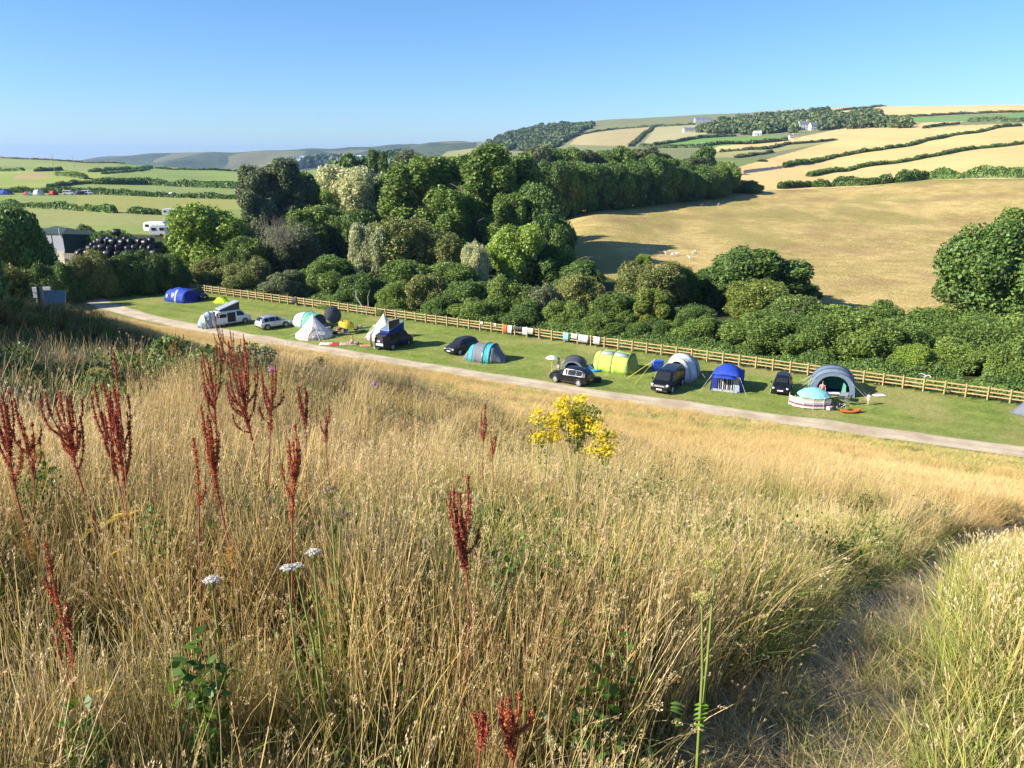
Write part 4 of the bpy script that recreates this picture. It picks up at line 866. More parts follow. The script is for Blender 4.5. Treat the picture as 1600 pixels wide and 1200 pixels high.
# parasol things
def parasol(name, label, loc, R, h, m, tilt=(0,0,0), cat='parasol', fringe=False, pole=M_WHITE):
    root = thing(name, label, cat, loc); MB().tube([(0,0,-.05),(0,0,h)], .025, 6).build('pole', pole, root)
    n = 16; rings = [[(math.cos(2*PI*k/n)*r, math.sin(2*PI*k/n)*r, z) for k in range(n)] for r,z in ((R,-.42*R),(R*.72,-.2*R),(R*.4,-.06*R),(.02,0))]
    o = MB().sheet(rings, True).build('canopy', m, root, solid=.012); o.location = (0,0,h); o.rotation_euler = tilt; return root
parasol('parasol','white parasol standing alone on the lawn behind the black car', at_camp(862,585), .66, 2.0, FB_WHITE, pole=M_YROPE)
parasol('parasol','small yellow parasol among the camping gear between the bell tents', at_camp(543,521), 1.0, 1.5, FB_YEL, (.3,.25,0))
parasol('parasol','large dark grey parasol tilted on its side by the rail fence', at_camp(524,516), 1.15, 2.2, FB_DGREY, (1.0,.6,.3), pole=M_BLACKPL)
# camping chairs, tables, boxes, bikes
def chair(label, loc, rz, m, group=None):
    root = thing('camping_chair', label, 'chair', loc, rz, group); mb = MB()
    for sg in (-1,1): mb.tube([(-.25,sg*.27,0),(.25,sg*.27,.42)],.015,5); mb.tube([(.25,sg*.27,0),(-.25,sg*.27,.45),(-.33,sg*.27,.95)],.015,5); mb.tube([(-.25,sg*.3,.62),(.25,sg*.3,.6)],.02,5)
    mb.build('frame', M_BLACKPL, root); MB().add([(.27,-.26,.42),(.27,.26,.42),(-.22,.26,.38),(-.22,-.26,.38)],[(0,1,2,3)]).build('seat', m, root, solid=.02)
    MB().add([(-.22,-.26,.4),(-.22,.26,.4),(-.34,.26,.98),(-.34,-.26,.98)],[(0,1,2,3)]).build('backrest', m, root, solid=.02); return root
def table(label, loc, rz, m):
    root = thing('camping_table', label, 'table', loc, rz); MB().box((0,0,.68),(1.2,.6,.03)).build('tabletop', m, root)
    for x,y in ((-1,-1),(1,-1),(1,1),(-1,1)): MB().tube([(x*.5,y*.22,0),(x*.56,y*.26,.67)],.015,5).build('leg', M_RIM, root)
    return root
def boxthing(name, label, loc, rz, d, m, lidm=None, cat='box'):
    root = thing(name, label, cat, loc, rz); MB().box((0,0,d[2]*.42),(d[0],d[1],d[2]*.84),taper=1.04).build('body', m, root, bevel=.03); MB().box((0,0,d[2]*.92),(d[0]*1.06,d[1]*1.06,d[2]*.14)).build('lid', lidm or m, root, bevel=.02)
    MB().tube([(-d[0]*.3,d[1]*.56,d[2]*.8),(-d[0]*.2,d[1]*.6,d[2]*.98),(d[0]*.2,d[1]*.6,d[2]*.98),(d[0]*.3,d[1]*.56,d[2]*.8)],.02,5).build('handle', M_BLACKPL, root); return root
def bicycle(label, loc, rz, m, sc=1., lean=.12):
    root = thing('bicycle', label, 'bicycle', loc, rz); root.rotation_euler[0] = lean; root.scale = (sc,)*3
    for x in (-.52,.52):
        MB().tube([(x+math.cos(2*PI*k/20)*.33, 0, .34+math.sin(2*PI*k/20)*.33) for k in range(21)], .022, 6, False).build('wheel', M_TYRE, root)
    mb = MB()
    for a,b in (((-.52,0,.34),(-.08,0,.32)),((-.08,0,.32),(.38,0,.72)),((-.18,0,.78),(.36,0,.8)),((-.08,0,.32),(-.2,0,.88)),((-.52,0,.34),(-.18,0,.78)),((.36,0,.92),(.52,0,.34))): mb.tube([a,b],.02,6)
    mb.build('frame', m, root); MB().tube([(.30,-.26,.98),(.37,0,.95),(.30,.26,.98)],.016,5).build('handlebar', M_BLACKPL, root); MB().ell((-.21,0,.92),(.13,.07,.035),8,5).build('saddle', M_BLACKPL, root); return root
P_RED = mat('red_enamel',(.5,.03,.03),.35); P_BLU = mat('blue_enamel',(.03,.1,.4),.35); P_ORG = mat('orange_plastic',(.75,.15,.03),.45); P_GRY = mat('grey_plastic',(.3,.31,.33),.6); P_WOODT = mat('table_board',(.5,.42,.3),.6)
chair('dark camping chair beneath the grey parasol', at_camp(517,518), 2.6, FB_DGREY); chair('camping chair right of the yellow parasol by the fence', at_camp(556,520), 3.6, FB_GREY)
chair('red camping chair amid the gear left of the yellow parasol', at_camp(531,520), 4.0, FB_RED); chair('low chair in front of the yellow parasol', at_camp(540,523.5), 4.6, FB_DBLUE)
table('white topped camping table under the yellow parasol', at_camp(548,518), .4, M_WHITE); boxthing('cool_box','dark cool box beside the gear left of the yellow parasol', at_camp(523,522), .3, (.7,.4,.45), M_BLACKPL, M_WHITE, 'cool box')
boxthing('storage_box','white storage box by the mint green dome tent', at_camp(513,517), .8, (.7,.45,.5), M_WHITE, P_GRY)
bicycle('bicycle leaning on the rail fence left of the second bell tent', at_camp(562,517), -.5, P_RED); bicycle('second bicycle against the rail fence, closer to the second bell tent', at_camp(569,519.5), -.55, P_BLU)
bicycle('black bicycle behind the mint green dome tent', at_camp(463,502), 1.2, M_BLACKPL)
def cloth_on_ground(name, label, loc, rz, w, d, m, cat):
    mb = MB(); rings = []
    for i in range(9): rings.append([((i/8-.5)*w, (j/6-.5)*d, .025+.035*random.random()) for j in range(7)])
    mb.sheet(rings); o = mb.build(name, m, None, smooth=True, solid=.015); o.location = loc; o.rotation_euler[2] = rz; return tag(o, label, cat)
cloth_on_ground('blanket','white blanket spread on the grass before the first bell tent', at_camp(510,537.5), .1, 1.6, 1.3, FB_WHITE, 'blanket')
cloth_on_ground('blanket','red blanket spread on the grass beside the white one', at_camp(522.5,538.5), .15, 1.2, 1.5, FB_RED, 'blanket')
cloth_on_ground('blanket','thin orange and tan cloth lying on the grass left of the dark campervan', at_camp(572,540.5), .1, 1.4, .9, fab('peach_cloth',(.7,.33,.18)), 'blanket')
cloth_on_ground('blanket','striped picnic blanket under the sitting person', at_camp(545,537.5), .1, 2.2, 1.4, fab('pale_tan_cloth',(.6,.5,.38)), 'blanket')
vp = camp(617,541); poptop_mat = mat('slate_roof', (.16,.22,.32), .35, .1, 2)
van('dark blue campervan with open rear doors and raised roof', (vp.x,vp.y,F), D(58), M_NAVYP, poptop=(.85,.2), tailgate=True, fabric=FB_DBLUE)
q = Vector((vp.x,vp.y,F))+Vector((math.cos(D(58)),math.sin(D(58)),0))*1.0+Vector((.85,-.5,0))*0
MB_ = MB().add([(-1.0,0,0),(1.0,0,0),(1.0,.95,.35),(-1.0,.95,.35)],[(0,1,2,3)])
sp = MB_.build('solar_panel', M_GLASS, None, solid=.04); sp.location = (vp.x+math.cos(D(58))*-.6+.5, vp.y+math.sin(D(58))*-.6-.4, F+2.35); sp.rotation_euler = (1.15,0,D(58)); tag(sp, 'glass solar panel framed in white propped on the side of the dark blue campervan','solar panel')
fr = MB()
for a,b in (((-1,0,0),(1,0,0)),((1,0,0),(1,.95,.35)),((1,.95,.35),(-1,.95,.35)),((-1,.95,.35),(-1,0,0))): fr.tube([a,b],.04,5)
fr.build('frame', M_WHITE, sp)
chair('black camping chair by the front of the dark blue campervan', at_camp(645,541), 1.0, FB_DGREY)
boxthing('storage_box','small white box on the grass behind the dark blue campervan', at_camp(588,545), .3, (.5,.35,.3), M_WHITE)
car('dark grey car facing the track, left of the turquoise tent', at_camp(721,549.5), D(232), M_DGREYP, 'suv')
tunnel('tunnel_tent','grey tent with three turquoise roof bands beside the dark grey car', at_camp(763,562.5), D(-24), [(-3.0,.25,.12),(-1.9,1.35,1.55),(-1.3,1.5,1.85),(.1,1.6,1.95),(.75,1.55,1.9),(2.1,.7,.25)], [FB_GREY,FB_TURQ,FB_GREY,FB_TURQ,FB_GREY], back=FB_GREY, front=FB_DGREY, windows=((-.1,.05,-1,.3,.6),))
car('black car parked sideways in front of the small grey tent', at_camp(893,597.5), D(146), M_BLACKP, 'suv')
boxthing('cool_box','small black box standing behind the black sideways car', at_camp(933,597), .3, (.7,.5,.5), M_BLACKPL, None, 'box')
tunnel('ridge_tent','small dark grey tent with a blue patch behind the black sideways car', at_camp(899,576.5), D(-110), [(-1.6,.5,.2),(-.9,1.1,1.2),(.2,1.25,1.55),(1.2,1.1,1.15)], [FB_DGREY,FB_GREY,FB_DGREY], back=FB_DGREY, front=FB_GREY, open_front=True)
boxthing('storage_box','blue box in the doorway of the small dark grey tent', at_camp(892,583.5), .3, (.6,.4,.8), mat('blue_plastic',(.03,.07,.5),.5))
mb = MB(); n = 24
mb.sheet([[(math.cos(2*PI*k/n)*r, math.sin(2*PI*k/n)*r*1.0, z) for k in range(n)] for r,z in ((1.18,0),(1.26,.14),(1.18,.28),(1.06,.24),(1.02,.06),(.02,.06))], True)
o = mb.build('paddling_pool', fab('pool_blue',(.03,.42,.75)), None, smooth=True); o.location = at_camp(927,577); tag(o,'round blue paddling pool beside the lime green tent','paddling pool')
wt = MB().cyl((0,0,.12),(0,0,1),1.02,.01,24).build('water', mat('pool_water',(.05,.35,.6),.05,.05,3,spec=.8), o)
tunnel('tunnel_tent','lime green tunnel tent with pale roof panels near the paddling pool', at_camp(963,578), D(-30), [(-2.2,1.1,1.75),(-1.5,1.5,2.0),(0.0,1.55,2.1),(1.7,1.5,1.95),(2.3,1.0,.3)], [FB_LIME,FB_LIME,FB_LIME,FB_DLIME], back=FB_LIMEW, front=FB_DLIME, windows=((-1.4,-.1,-1,.86,.985),(.1,1.5,-1,.86,.985)))
rope = MB()
rope.tube([(0,0,1.9),(-2.3,-2.4,.05)], .022, 4); rope.tube([(0,0,1.9),(-2.9,-.6,.05)], .022, 4)
# black van with awning
vp = camp(1043,606); HV = D(240); hd = Vector((math.cos(HV),math.sin(HV),0))
van('black van facing the gravel track with a grey awning behind it', (vp.x,vp.y,F), HV, M_BLACKP, name='parked_van', plate=M_PLATE)
q = Vector((vp.x,vp.y,F))-hd*4.35
aw = tunnel('awning','white and grey dome awning attached behind the black van', q, HV, [(-2.0,.9,.4),(-1.2,1.5,2.1),(.2,1.65,2.55),(1.4,1.3,2.3),(1.9,.9,2.05)], [FB_PALEB,FB_PALEB,FB_WHITE,FB_WHITE], cat='awning', back=FB_PALEB, windows=((-.6,0,-1,.3,.6),(-.6,0,1,.3,.6)))
o = rope.build('guy_rope', M_YROPE, None); b0 = camp(1022,590); o.location = (b0.x,b0.y,F); tag(o,'bright yellow guy ropes pegged left of the black van awning','guy rope')
boxthing('water_carrier','bright blue square container by the fence left of the black van awning', at_camp(1027,577.5), .2, (1.1,.6,1.0), mat('vivid_blue',(.03,.1,.6),.5), None, 'container')
chair('dark camping chair behind the grey awning of the black van', at_camp(1073,589), .5, FB_DGREY)
# blue cabin tent
root = thing('cabin_tent','royal blue box shaped tent with porch roof and open striped doorway','tent', at_camp(1136,606), D(245))
w, l, hh = 1.25, 1.3, 1.6
for sg in (-1,1): MB().sheet([[(x,sg*(w+.16*(1-z/hh)),z) for x in (-l,-.4,.4,l)] for z in (0,.8,hh)]).build('side_wall', FB_BLUE, root, solid=.012)
MB().sheet([[(-l-.1*(1-z/hh),y,z) for y in (-w-.1,0,w+.1)] for z in (0,.8,hh)]).build('back_wall', FB_DBLUE, root, solid=.012)
MB().sheet([[(x,y,hh+.80*(1-(abs(x)/(l+.2))**2)*(1-(abs(y)/(w+.1))**2)) for y in np.linspace(-w-.05,w+.05,9)] for x in np.linspace(-l-.1,l+.15,9)]).build('roof', FB_BLUE, root, smooth=True, solid=.012)
MB().sheet([[(l+.15+u*.75,y,hh-.02-u*.12+.06*math.cos(y)) for y in np.linspace(-w*.8,w*.8,5)] for u in (0,.5,1)]).build('porch_roof', FB_BLUE, root, smooth=True, solid=.012)
for sg in (-1,1):
    MB().add([(l,sg*(w+.1),0),(l,sg*w*.62,0),(l,sg*w*.55,hh),(l,sg*w,hh)],[(0,1,2,3)]).build('front_wall', FB_DBLUE if sg<0 else FB_PALEB, root, solid=.012)
    MB().tube([(l+.9,sg*w*.8,0),(l+.88,sg*w*.8,hh-.12)],.025,5).build('pole', FB_DGREY, root)
for k in range(7): MB().add([(l-.12,-w*.55+k*.2,.12),(l-.12,-w*.55+k*.2+.09,.12),(l-.12,-w*.55+k*.2+.09,hh-.1),(l-.12,-w*.55+k*.2,hh-.1)],[(0,1,2,3)]).build('curtain', FB_GREY if k%2 else FB_WHITE, root, solid=.02)
MB().box((l+.1,0,.1),(.06,w*1.9,.2)).build('threshold', FB_PALEB, root)
MB().box((0,0,.02),(2*l,2*w,.03)).build('groundsheet', FB_DGREY, root)
mb = MB()
for sx in (-1,1):
    for sg in (-1,1): mb.tube([(sx*l,sg*w,hh),(sx*(l+.8),sg*(w+.9),.02)],.012,4)
mb.build('guy_line', M_ROPE, root)
car('small black hatchback facing the track between blue cabin tent and teal tent', at_camp(1221,611), D(246), M_BLACKP, 'hatch', plate_front=M_PLATE)
# big teal tent
tp = at_camp(1299,609.5); root = tunnel('tunnel_tent','big teal and slate family tent with wide open front', tp, D(250), [(-2.6,1.3,.6),(-1.6,1.85,1.9),(-.2,2.05,2.45),(1.2,2.05,2.45),(1.9,1.95,2.2)], [FB_MINT,FB_SLATE,FB_SLATE,FB_SLATE], back=FB_TEAL, front=FB_SLATE, open_front=True, windows=((.2,1.0,-1,.2,.55),(.2,1.0,1,.2,.55),(-1.3,-.4,1,.2,.5),(-1.3,-.4,-1,.2,.5)))
MB().box((-.4,0,.9),(.04,2.8,1.7)).build('inner_tent', FB_TEAL, root); MB().box((-.2,0,.02),(4.2,3.6,.03)).build('groundsheet', FB_DGREY, root)
for sg in (-1,1):
    rr_ = [[(-.2+.0*k, sg*2.07, .0) for k in (0,1)]]
    MB().sheet([[(x, sg*(2.09-.0*z), z) for z in (0,.45)] for x in (-1.5,0,1.8)]).build('mud_wall', FB_MINT, root, solid=.01)
# windbreak
wb = thing('windbreak','multicoloured striped windbreak curving round the front of the teal tent','windbreak', at_camp(1268,637), 0)
pts = [(-1.75,.9),(-1.5,.15),(-.9,-.35),(-.1,-.6),(.8,-.62),(1.5,-.45)]; sm = [FB_WHITE,FB_GREY,FB_RED,FB_WHITE,fab('beige_cloth',(.62,.54,.42))]
for i in range(len(pts)-1):
    a, b = Vector((*pts[i],0)), Vector((*pts[i+1],0)); p0 = MB().tube([a,a+Vector((0,0,1.15))],.022,5).build('pole', M_ROPE, wb)
    for k, m in enumerate([FB_WHITE,fab('maroon_cloth',(.3,.08,.1)),FB_PALEB,FB_WHITE,fab('beige_cloth',(.62,.54,.42))]):
        z = .1+k*.17; MB().add([a+Vector((0,0,z)),b+Vector((0,0,z)),b+Vector((0,0,z+.17)),a+Vector((0,0,z+.17))],[(0,1,2,3)]).build('cloth_band', m, wb, solid=.012)
parasol('parasol','low aqua parasol opened inside the striped windbreak', at_camp(1270,631), 1.45, 1.5, FB_AQUA)
table('long white camping table in front of the teal tent doorway', at_camp(1300,625), D(-12), M_WHITE); table('second camping table heaped with gear, right side of the teal tent doorway', at_camp(1319,627), D(60), P_GRY)
chair('grey camping chair at the right side of the teal tent', at_camp(1323,632), 2.4, FB_GREY); chair('pale camping chair inside the windbreak beside the aqua parasol', at_camp(1284,629), 5.0, FB_WHITE)
bicycle('black bicycle standing before the teal tent tables', at_camp(1302,642), .1, M_BLACKPL, .9); bicycle('white bicycle before the teal tent, right of the black one', at_camp(1313,641.5), -.2, M_WHITE, .8)
boxthing('storage_box','dark crate under the tables before the teal tent', at_camp(1306,636), .2, (.7,.4,.4), M_BLACKPL); boxthing('storage_box','white crate on the grass right of the striped windbreak', at_camp(1296,640), .5, (.5,.4,.3), M_WHITE)
boxthing('cool_box','orange cool box at the left end of the windbreak', at_camp(1250,627), .4, (.45,.35,.4), P_ORG, M_WHITE, 'cool box')
mb = MB(); rings = []
for i in range(11):
    u = i/10; w = .36*math.sin(PI*min(1,max(0.02,u)))**.5; z = .12+.14*(2*u-1)**2; rings.append([((u-.5)*2.0, w*math.cos(a), z+.16*math.sin(a)*(1 if math.sin(a)<0 else .45)) for a in np.linspace(0,2*PI,10,endpoint=False)])
mb.sheet(rings, True); o = mb.build('kayak', P_ORG, None, smooth=True); p = at_camp(1328,645); o.location = (p[0],p[1],F+.06); o.rotation_euler[2] = .1; tag(o,'small orange kayak lying on the grass right of the bicycles','kayak')
MB().ell((0,0,.2),(.35,.18,.06),10,5).build('cockpit', M_BLACKPL, o)
tunnel('dome_tent','green grey tent cut by the frame edge near the fence', at_camp(1622,650), D(-30), [(-1.9,.3,.15),(-1.0,1.2,1.3),(.3,1.4,1.6),(1.6,1.0,.9)], [FB_GREY,FB_TEAL,FB_TEAL], back=FB_GREY, front=FB_TEAL)
cloth_on_ground('bag','white bag lying on the grass behind the child', at_camp(1374,618), .1, 1.3, .7, FB_WHITE, 'bag')
cloth_on_ground('towel','small white towel on the grass left of the orange cool box', at_camp(1244,625.5), .1, .35, .35, FB_WHITE, 'towel')
# ------------------------------------------------------------------ rail fence
M_WOOD = mat('fence_wood', (.46,.33,.17), .85, .25, 1.5, bump_=.3); M_OLDW = mat('weathered_wood', (.30,.25,.19), .9, .3, 3, bump_=.4)
fn = thing('post_and_rail_fence','long pale timber post and rail fence between the lawn and the shrubs','fence', (-58, 94.4+.6176*58, F))
u = Vector((1,-.6176,0)).normalized(); LN = 160.; nn_ = Vector((u.y,-u.x,0))
pm = MB().box((0,0,.55),(.11,.11,1.45)).box((0,0,1.29),(.08,.08,.04)); pme = None
for i in range(92):
    if i == 0: o = pm.build('post', M_WOOD, fn); pme = o.data
    else: o = link('post', pme, fn)
    o.location = u*(i*LN/91); o.rotation_euler = (random.uniform(-.02,.02),random.uniform(-.02,.02),math.atan2(u.y,u.x))
for z in (.38,.74,1.10):
    mb = MB(); k = 49
    for i in range(k):
        a = u*(i*LN/k)-nn_*.075; b = u*((i+1)*LN/k)-nn_*.075; c = (a+b)/2+Vector((0,0,z+random.uniform(-.02,.02))); mb.box(c, ((b-a).length-.01,.05,.105), (0,random.uniform(-.006,.006),math.atan2(u.y,u.x)))
    mb.build('rail', M_WOOD, fn)
def on_fence(px, name, label, w, h, m, cat, top=1.18):
    best = None
    for s in np.arange(0, LN, .05):
        q = Vector((-58, 94.4+.6176*58, F+1))+u*s; x,_ = proj(q.x,q.y,q.z)
        if best is None or abs(x-px) < best[0]: best = (abs(x-px), s, q)
    q = best[2]; mb = MB(); rings = []
    for i in range(7):
        t = (i/6-.5)*w; rings.append([(t, -.12+.03*math.sin(i*1.9), top-h+.03*math.sin(i*2.3)), (t,-.12-.02*math.sin(i*1.4),top-h*.5), (t,-.10,top-.05),(t,-.04,top),(t,.03,top-.03),(t,.04,top-h*.6)])
    mb.sheet(rings); o = mb.build(name, m, None, smooth=True, solid=.015); o.location = (q.x,q.y,F); o.rotation_euler[2] = math.atan2(u.y,u.x); tag(o, label, cat, None); return o
on_fence(789,'towel','orange towel hung over the fence beside the turquoise tent',.6,1.0,FB_ORANGE,'towel'); on_fence(797,'towel','white towel hung right beside the orange towel on the fence',.6,1.0,FB_WHITE,'towel')
on_fence(807,'garment','dark clothes draped on the top rail between white towels',.6,.5,FB_DGREY,'clothing'); on_fence(813,'garment','black wetsuit hung on the top rail between white towels',.5,.55,M_BLACKPL,'clothing')
on_fence(821,'towel','wide white towel right of the black wetsuit on the fence',.75,.95,FB_WHITE,'towel'); on_fence(830,'towel','cream towel at the right end of the first group on the fence',.7,.75,fab('cream_cloth',(.68,.62,.48)),'towel')
on_fence(753,'garment','white cloth on the fence above the turquoise tent',.35,.3,FB_WHITE,'clothing'); on_fence(774,'garment','small pale cloth on the fence right above the tent top',.35,.3,FB_WHITE,'clothing')
on_fence(885,'towel','aqua towel hung on the fence behind the small grey tent',.7,.95,FB_AQUA,'towel'); on_fence(898,'towel','white towel on the fence straight behind the small grey tent',.8,.6,FB_WHITE,'towel')
on_fence(912,'towel','wide pale lilac towel on the fence right of the small grey tent',1.3,.9,fab('lilac_cloth',(.66,.64,.74)),'towel'); on_fence(933,'towel','white cloth with dark print on the fence left of the lime tent',.8,.9,FB_WHITE,'towel')
on_fence(460,'garment','dark jacket hung on the fence behind the mint dome tent',.9,.8,FB_DGREY,'clothing')
# short posts at the end of the lawn
for i, (x_, y_) in enumerate(((163,449),(177,450),(193,451),(212,452),(231,453),(248,453),(264,454))):
    p = camp(x_,y_); q = MB().tube([(0,0,-.2),(0,0,1.15)],[.10,.09],8).build('fence_post', M_WOOD, None); q.location = (p.x,p.y,max(F,h1(p.x,p.y))); q.rotation_euler = (random.uniform(-.05,.05),random.uniform(-.05,.05),0)
    tag(q, ('first','second','third','fourth','fifth','sixth','last')[i]+' short round post from the track towards the blue tent','post','short posts below the dark hedge')
# board and post on the near left bank
p = PX(66,478,35.6); g = thing('gate_post','thick weathered gate post beside the white board','post',(p.x,35.6,h1(p.x,35.6)))
MB().tube([(0,0,-.5),(0.02,0,p.z-h1(p.x,35.6)+.9)],[.14,.13],9).build('post', M_OLDW, g)
b = PX(63,460,38.6); zz = h1(b.x,38.6); g = thing('notice_board','white notice board on a post at the far left by the track','sign',(b.x,38.6,zz), .15)
MB().box((.1,0,b.z-zz+.1),(.85,.06,.55)).build('board', mat('sign_white',(.62,.66,.72),.5), g, bevel=.01); MB().tube([(-.2,.05,-.3),(-.2,.05,b.z-zz+.2)],.05,6).build('post', M_OLDW, g); MB().tube([(.4,.05,-.3),(.4,.05,b.z-zz+.2)],.05,6).build('post', M_OLDW, g)
b = PX(72,497,36); zz = h1(b.x,36); g = thing('metal_sheet','pale blue grey metal sheet leaning below the white board','sheet',(b.x-.2,37.0,zz),.1)
MB().box((0,0,.45),(1.3,.04,1.0),(-.35,0,0)).build('panel', mat('sheet_metal',(.38,.45,.55),.5), g); MB().box((.2,.15,.4),(.08,.08,1.0)).build('prop', M_OLDW, g)
# ------------------------------------------------------------------ farm
def house(name, label, loc, rz, L, W_, Hh, rf, wallm, roofm, nwin=3, chim=True, cat='house', group=None, detail=True):
    root = thing(name, label, cat, loc, rz, group); MB().box((0,0,Hh/2-.5),(L,W_,Hh+1)).add([(-L/2,-W_/2,Hh),(-L/2,W_/2,Hh),(-L/2,0,Hh+rf),(L/2,-W_/2,Hh),(L/2,W_/2,Hh),(L/2,0,Hh+rf)],[(0,1,2),(3,5,4)]).build('wall', wallm, root)
    o = .25; r = MB().add([(-L/2-o,-W_/2-o,Hh-.15),(L/2+o,-W_/2-o,Hh-.15),(L/2+o,0,Hh+rf),(-L/2-o,0,Hh+rf),(-L/2-o,W_/2+o,Hh-.15),(L/2+o,W_/2+o,Hh-.15)],[(0,1,2,3),(3,2,5,4)]).build('roof', roofm, root, solid=.2)
    if chim: MB().box((L*.38,0,Hh+rf+.4),(.8,.8,1.4)).build('chimney', wallm, r)
    if detail:
        for i in range(nwin):
            for z in ([Hh*.3,Hh*.75] if Hh > 4 else [Hh*.5]): MB().box(((i+.5)/nwin*L-L/2, -W_/2-.02, z),(1.0,.08,1.1)).build('window', M_GLASS, root)
        MB().box((L*.08,-W_/2-.02,1.0),(1.0,.08,2.0)).build('door', M_BLACKPL, root)
    return root
M_STEEL = mat('steel_cladding',(.33,.36,.40),.5,.1,.6); M_GREENC = mat('green_cladding',(.035,.06,.05),.7,.15,.6); M_CONC = mat('concrete',(.48,.45,.38),.9,.2,.8); M_WALLW = mat('white_render',(.75,.75,.72),.8,.05); M_SLATE = mat('slate',(.16,.17,.19),.7,.2,.8); M_WOODG = mat('timber_grey',(.34,.31,.27),.9,.25,1)
S0 = PX(92,402,139); sz = h1(S0.x,139)
sh = thing('farm_shed','grey and dark green farm shed at the far left behind the trees','shed',(S0.x,143,sz), D(-8))
ht = 5.3
MB().add([(-5.2,-4,-.5),(2.0,-4,-.5),(2.0,-4,ht-.2),(-5.2,-4,ht-.2),(-5.2,-4.0,0)],[(0,1,2,3)]).build('front_wall', M_STEEL, sh, solid=.1)
MB().box((-1.6,-4.12,1.0),(7.2,.16,2.2)).build('concrete_wall', M_CONC, sh)
MB().add([(2.0,-4,-.5),(5.6,4,-.5),(5.6,4,ht-1.2),(2.0,-4,ht-.2)],[(0,1,2,3)]).build('side_wall', M_GREENC, sh, solid=.1)
MB().add([(-5.2,4,-.5),(-5.2,-4,-.5),(-5.2,-4,ht-.2),(-5.2,4,ht-.2)],[(0,1,2,3)]).build('side_wall', M_GREENC, sh, solid=.1)
MB().add([(-5.4,-4.2,ht-.2),(2.2,-4.2,ht-.2),(5.8,4.2,ht-1.2),(-5.4,4.2,ht+.4),(0,0,ht+.5)],[(0,1,4),(1,2,4),(2,3,4),(3,0,4)]).build('roof', M_GREENC, sh, solid=.15)
for x in (-4.0,-2.1,-.2): MB().box((x,-4.1,3.5),(.06,.06,2.9)).build('seam', M_RIM, sh)
MB().tube([(1.6,-4.2,4.6),(1.6,-4.2,6.2)],.05,5).build('mast', M_WHITE, sh)
g = thing('wooden_beam','dark slanting timber hoist leaning on a post before the shed','beam',(S0.x-1.9,136,h1(S0.x-1.9,136))); MB().tube([(-2.2,0,2.2),(1.8,0,3.6)],.14,6).build('arm', M_BLACKPL, g); MB().tube([(.1,0,-.3),(0,0,3.0)],.14,6).build('post', M_BLACKPL, g)
p = PX(110,398,137); g = thing('timber_pen','low grey boarded pen right beside the shed','pen',(p.x+.3,137,h1(p.x,137)))
for i in range(7): MB().box((-1.3+i*.42,0,.9),(.36,.08,2.0)).build('board', M_WOODG, g)
MB().box((0,.08,1.7),(3.0,.06,.14)).build('rail', M_WOODG, g)
# silage bales
M_BALE = mat('black_wrap',(.018,.019,.022),.38,.3,2.5,spec=.45,bump_=.8)
def bale_mesh(seed):
    rr_ = random.Random(seed); mb = MB(); n = 14; rings = []
    for x, r in ((-.62,.02),(-.62,.30),(-.60,.52),(-.48,.64),(-.2,.67),(.1,.66),(.42,.65),(.58,.55),(.62,.32),(.62,.02)):
        rings.append([(x+rr_.uniform(-.03,.03), math.cos(2*PI*k/n)*r*rr_.uniform(.95,1.05), math.sin(2*PI*k/n)*r*rr_.uniform(.93,1.03)*(.93 if math.sin(2*PI*k/n) < 0 else 1)) for k in range(n)])
    mb.sheet(rings, True); me = bpy.data.meshes.new('bale_mesh'); me.from_pydata(mb.v,[],mb.f); me.materials.append(M_BALE); me.polygons.foreach_set('use_smooth',[True]*len(me.polygons)); me.update(); return me
BM_ = [bale_mesh(i) for i in range(4)]
p0 = PX(192,388,140); bz = h1(p0.x,140)
for tier in range(3):
    for row in range(4-tier):
        nc = 11-tier*2
        for c in range(nc):
            x = p0.x+(c-(nc-1)/2)*1.36+random.uniform(-.35,.35)+.3*tier; y = 137.5+(row+tier*.5)*1.45+random.uniform(-.1,.1); z = bz-.3+.62+tier*1.0+row*.10+random.uniform(-.22,.12)
            o = link('silage_bale', BM_[random.randrange(4)]); o.location = (x,y,z); o.rotation_euler = (random.uniform(0,6), random.uniform(-.12,.12), random.uniform(-.9,.9))
            tag(o,'black plastic wrapped bale heaped with others beside the shed','bale','black silage bales stacked beside the shed')
o = link('silage_bale', BM_[1]); o.location = (PX(176,352,140).x,141,bz+.62+3.15); tag(o,'single black bale perched on top of the bale heap','bale')
def caravan(label, px, py, Y, rz, sc=1., name='caravan'):
    p = PX(px,py,Y); root = thing(name, label, 'caravan', (p.x,Y,h1(p.x,Y)+.0), rz); root.scale = (sc,)*3
    rings = [[(x,y,z) for x,z in ((-2.6,.45),(-2.75,1.2),(-2.5,2.2),(-2.1,2.5),(1.9,2.55),(2.5,2.2),(2.75,1.3),(2.5,.45))] for y in (-1.1,1.1)]
    mb = MB().sheet(rings, True); mb.f += [tuple(range(7,-1,-1)), tuple(range(8,16))]; mb.build('body', M_WHITE, root, bevel=.06)
    for x in (-1.7,.0,1.6): MB().box((x,-1.12,1.65),(.9,.05,.55)).build('window', M_GLASS, root)
    MB().box((.85,-1.12,1.35),(.6,.04,1.5)).build('door', P_GRY, root); MB().cyl((-.2,-1.05,.33),(0,1,0),.33,.2,14).build('wheel', M_TYRE, root); MB().tube([(2.5,0,.5),(3.6,0,.45)],.06,5).build('tow_bar', P_GRY, root); return root
caravan('white caravan parked right of the black bale heap, the nearer one', 257, 377, 174, .15); caravan('white caravan behind the nearer one by the bale heap', 247, 372, 181, -.1)
caravan('tiny white trailer at the hedge end below the distant tents', 268, 335, 235, .2, .9, 'trailer')
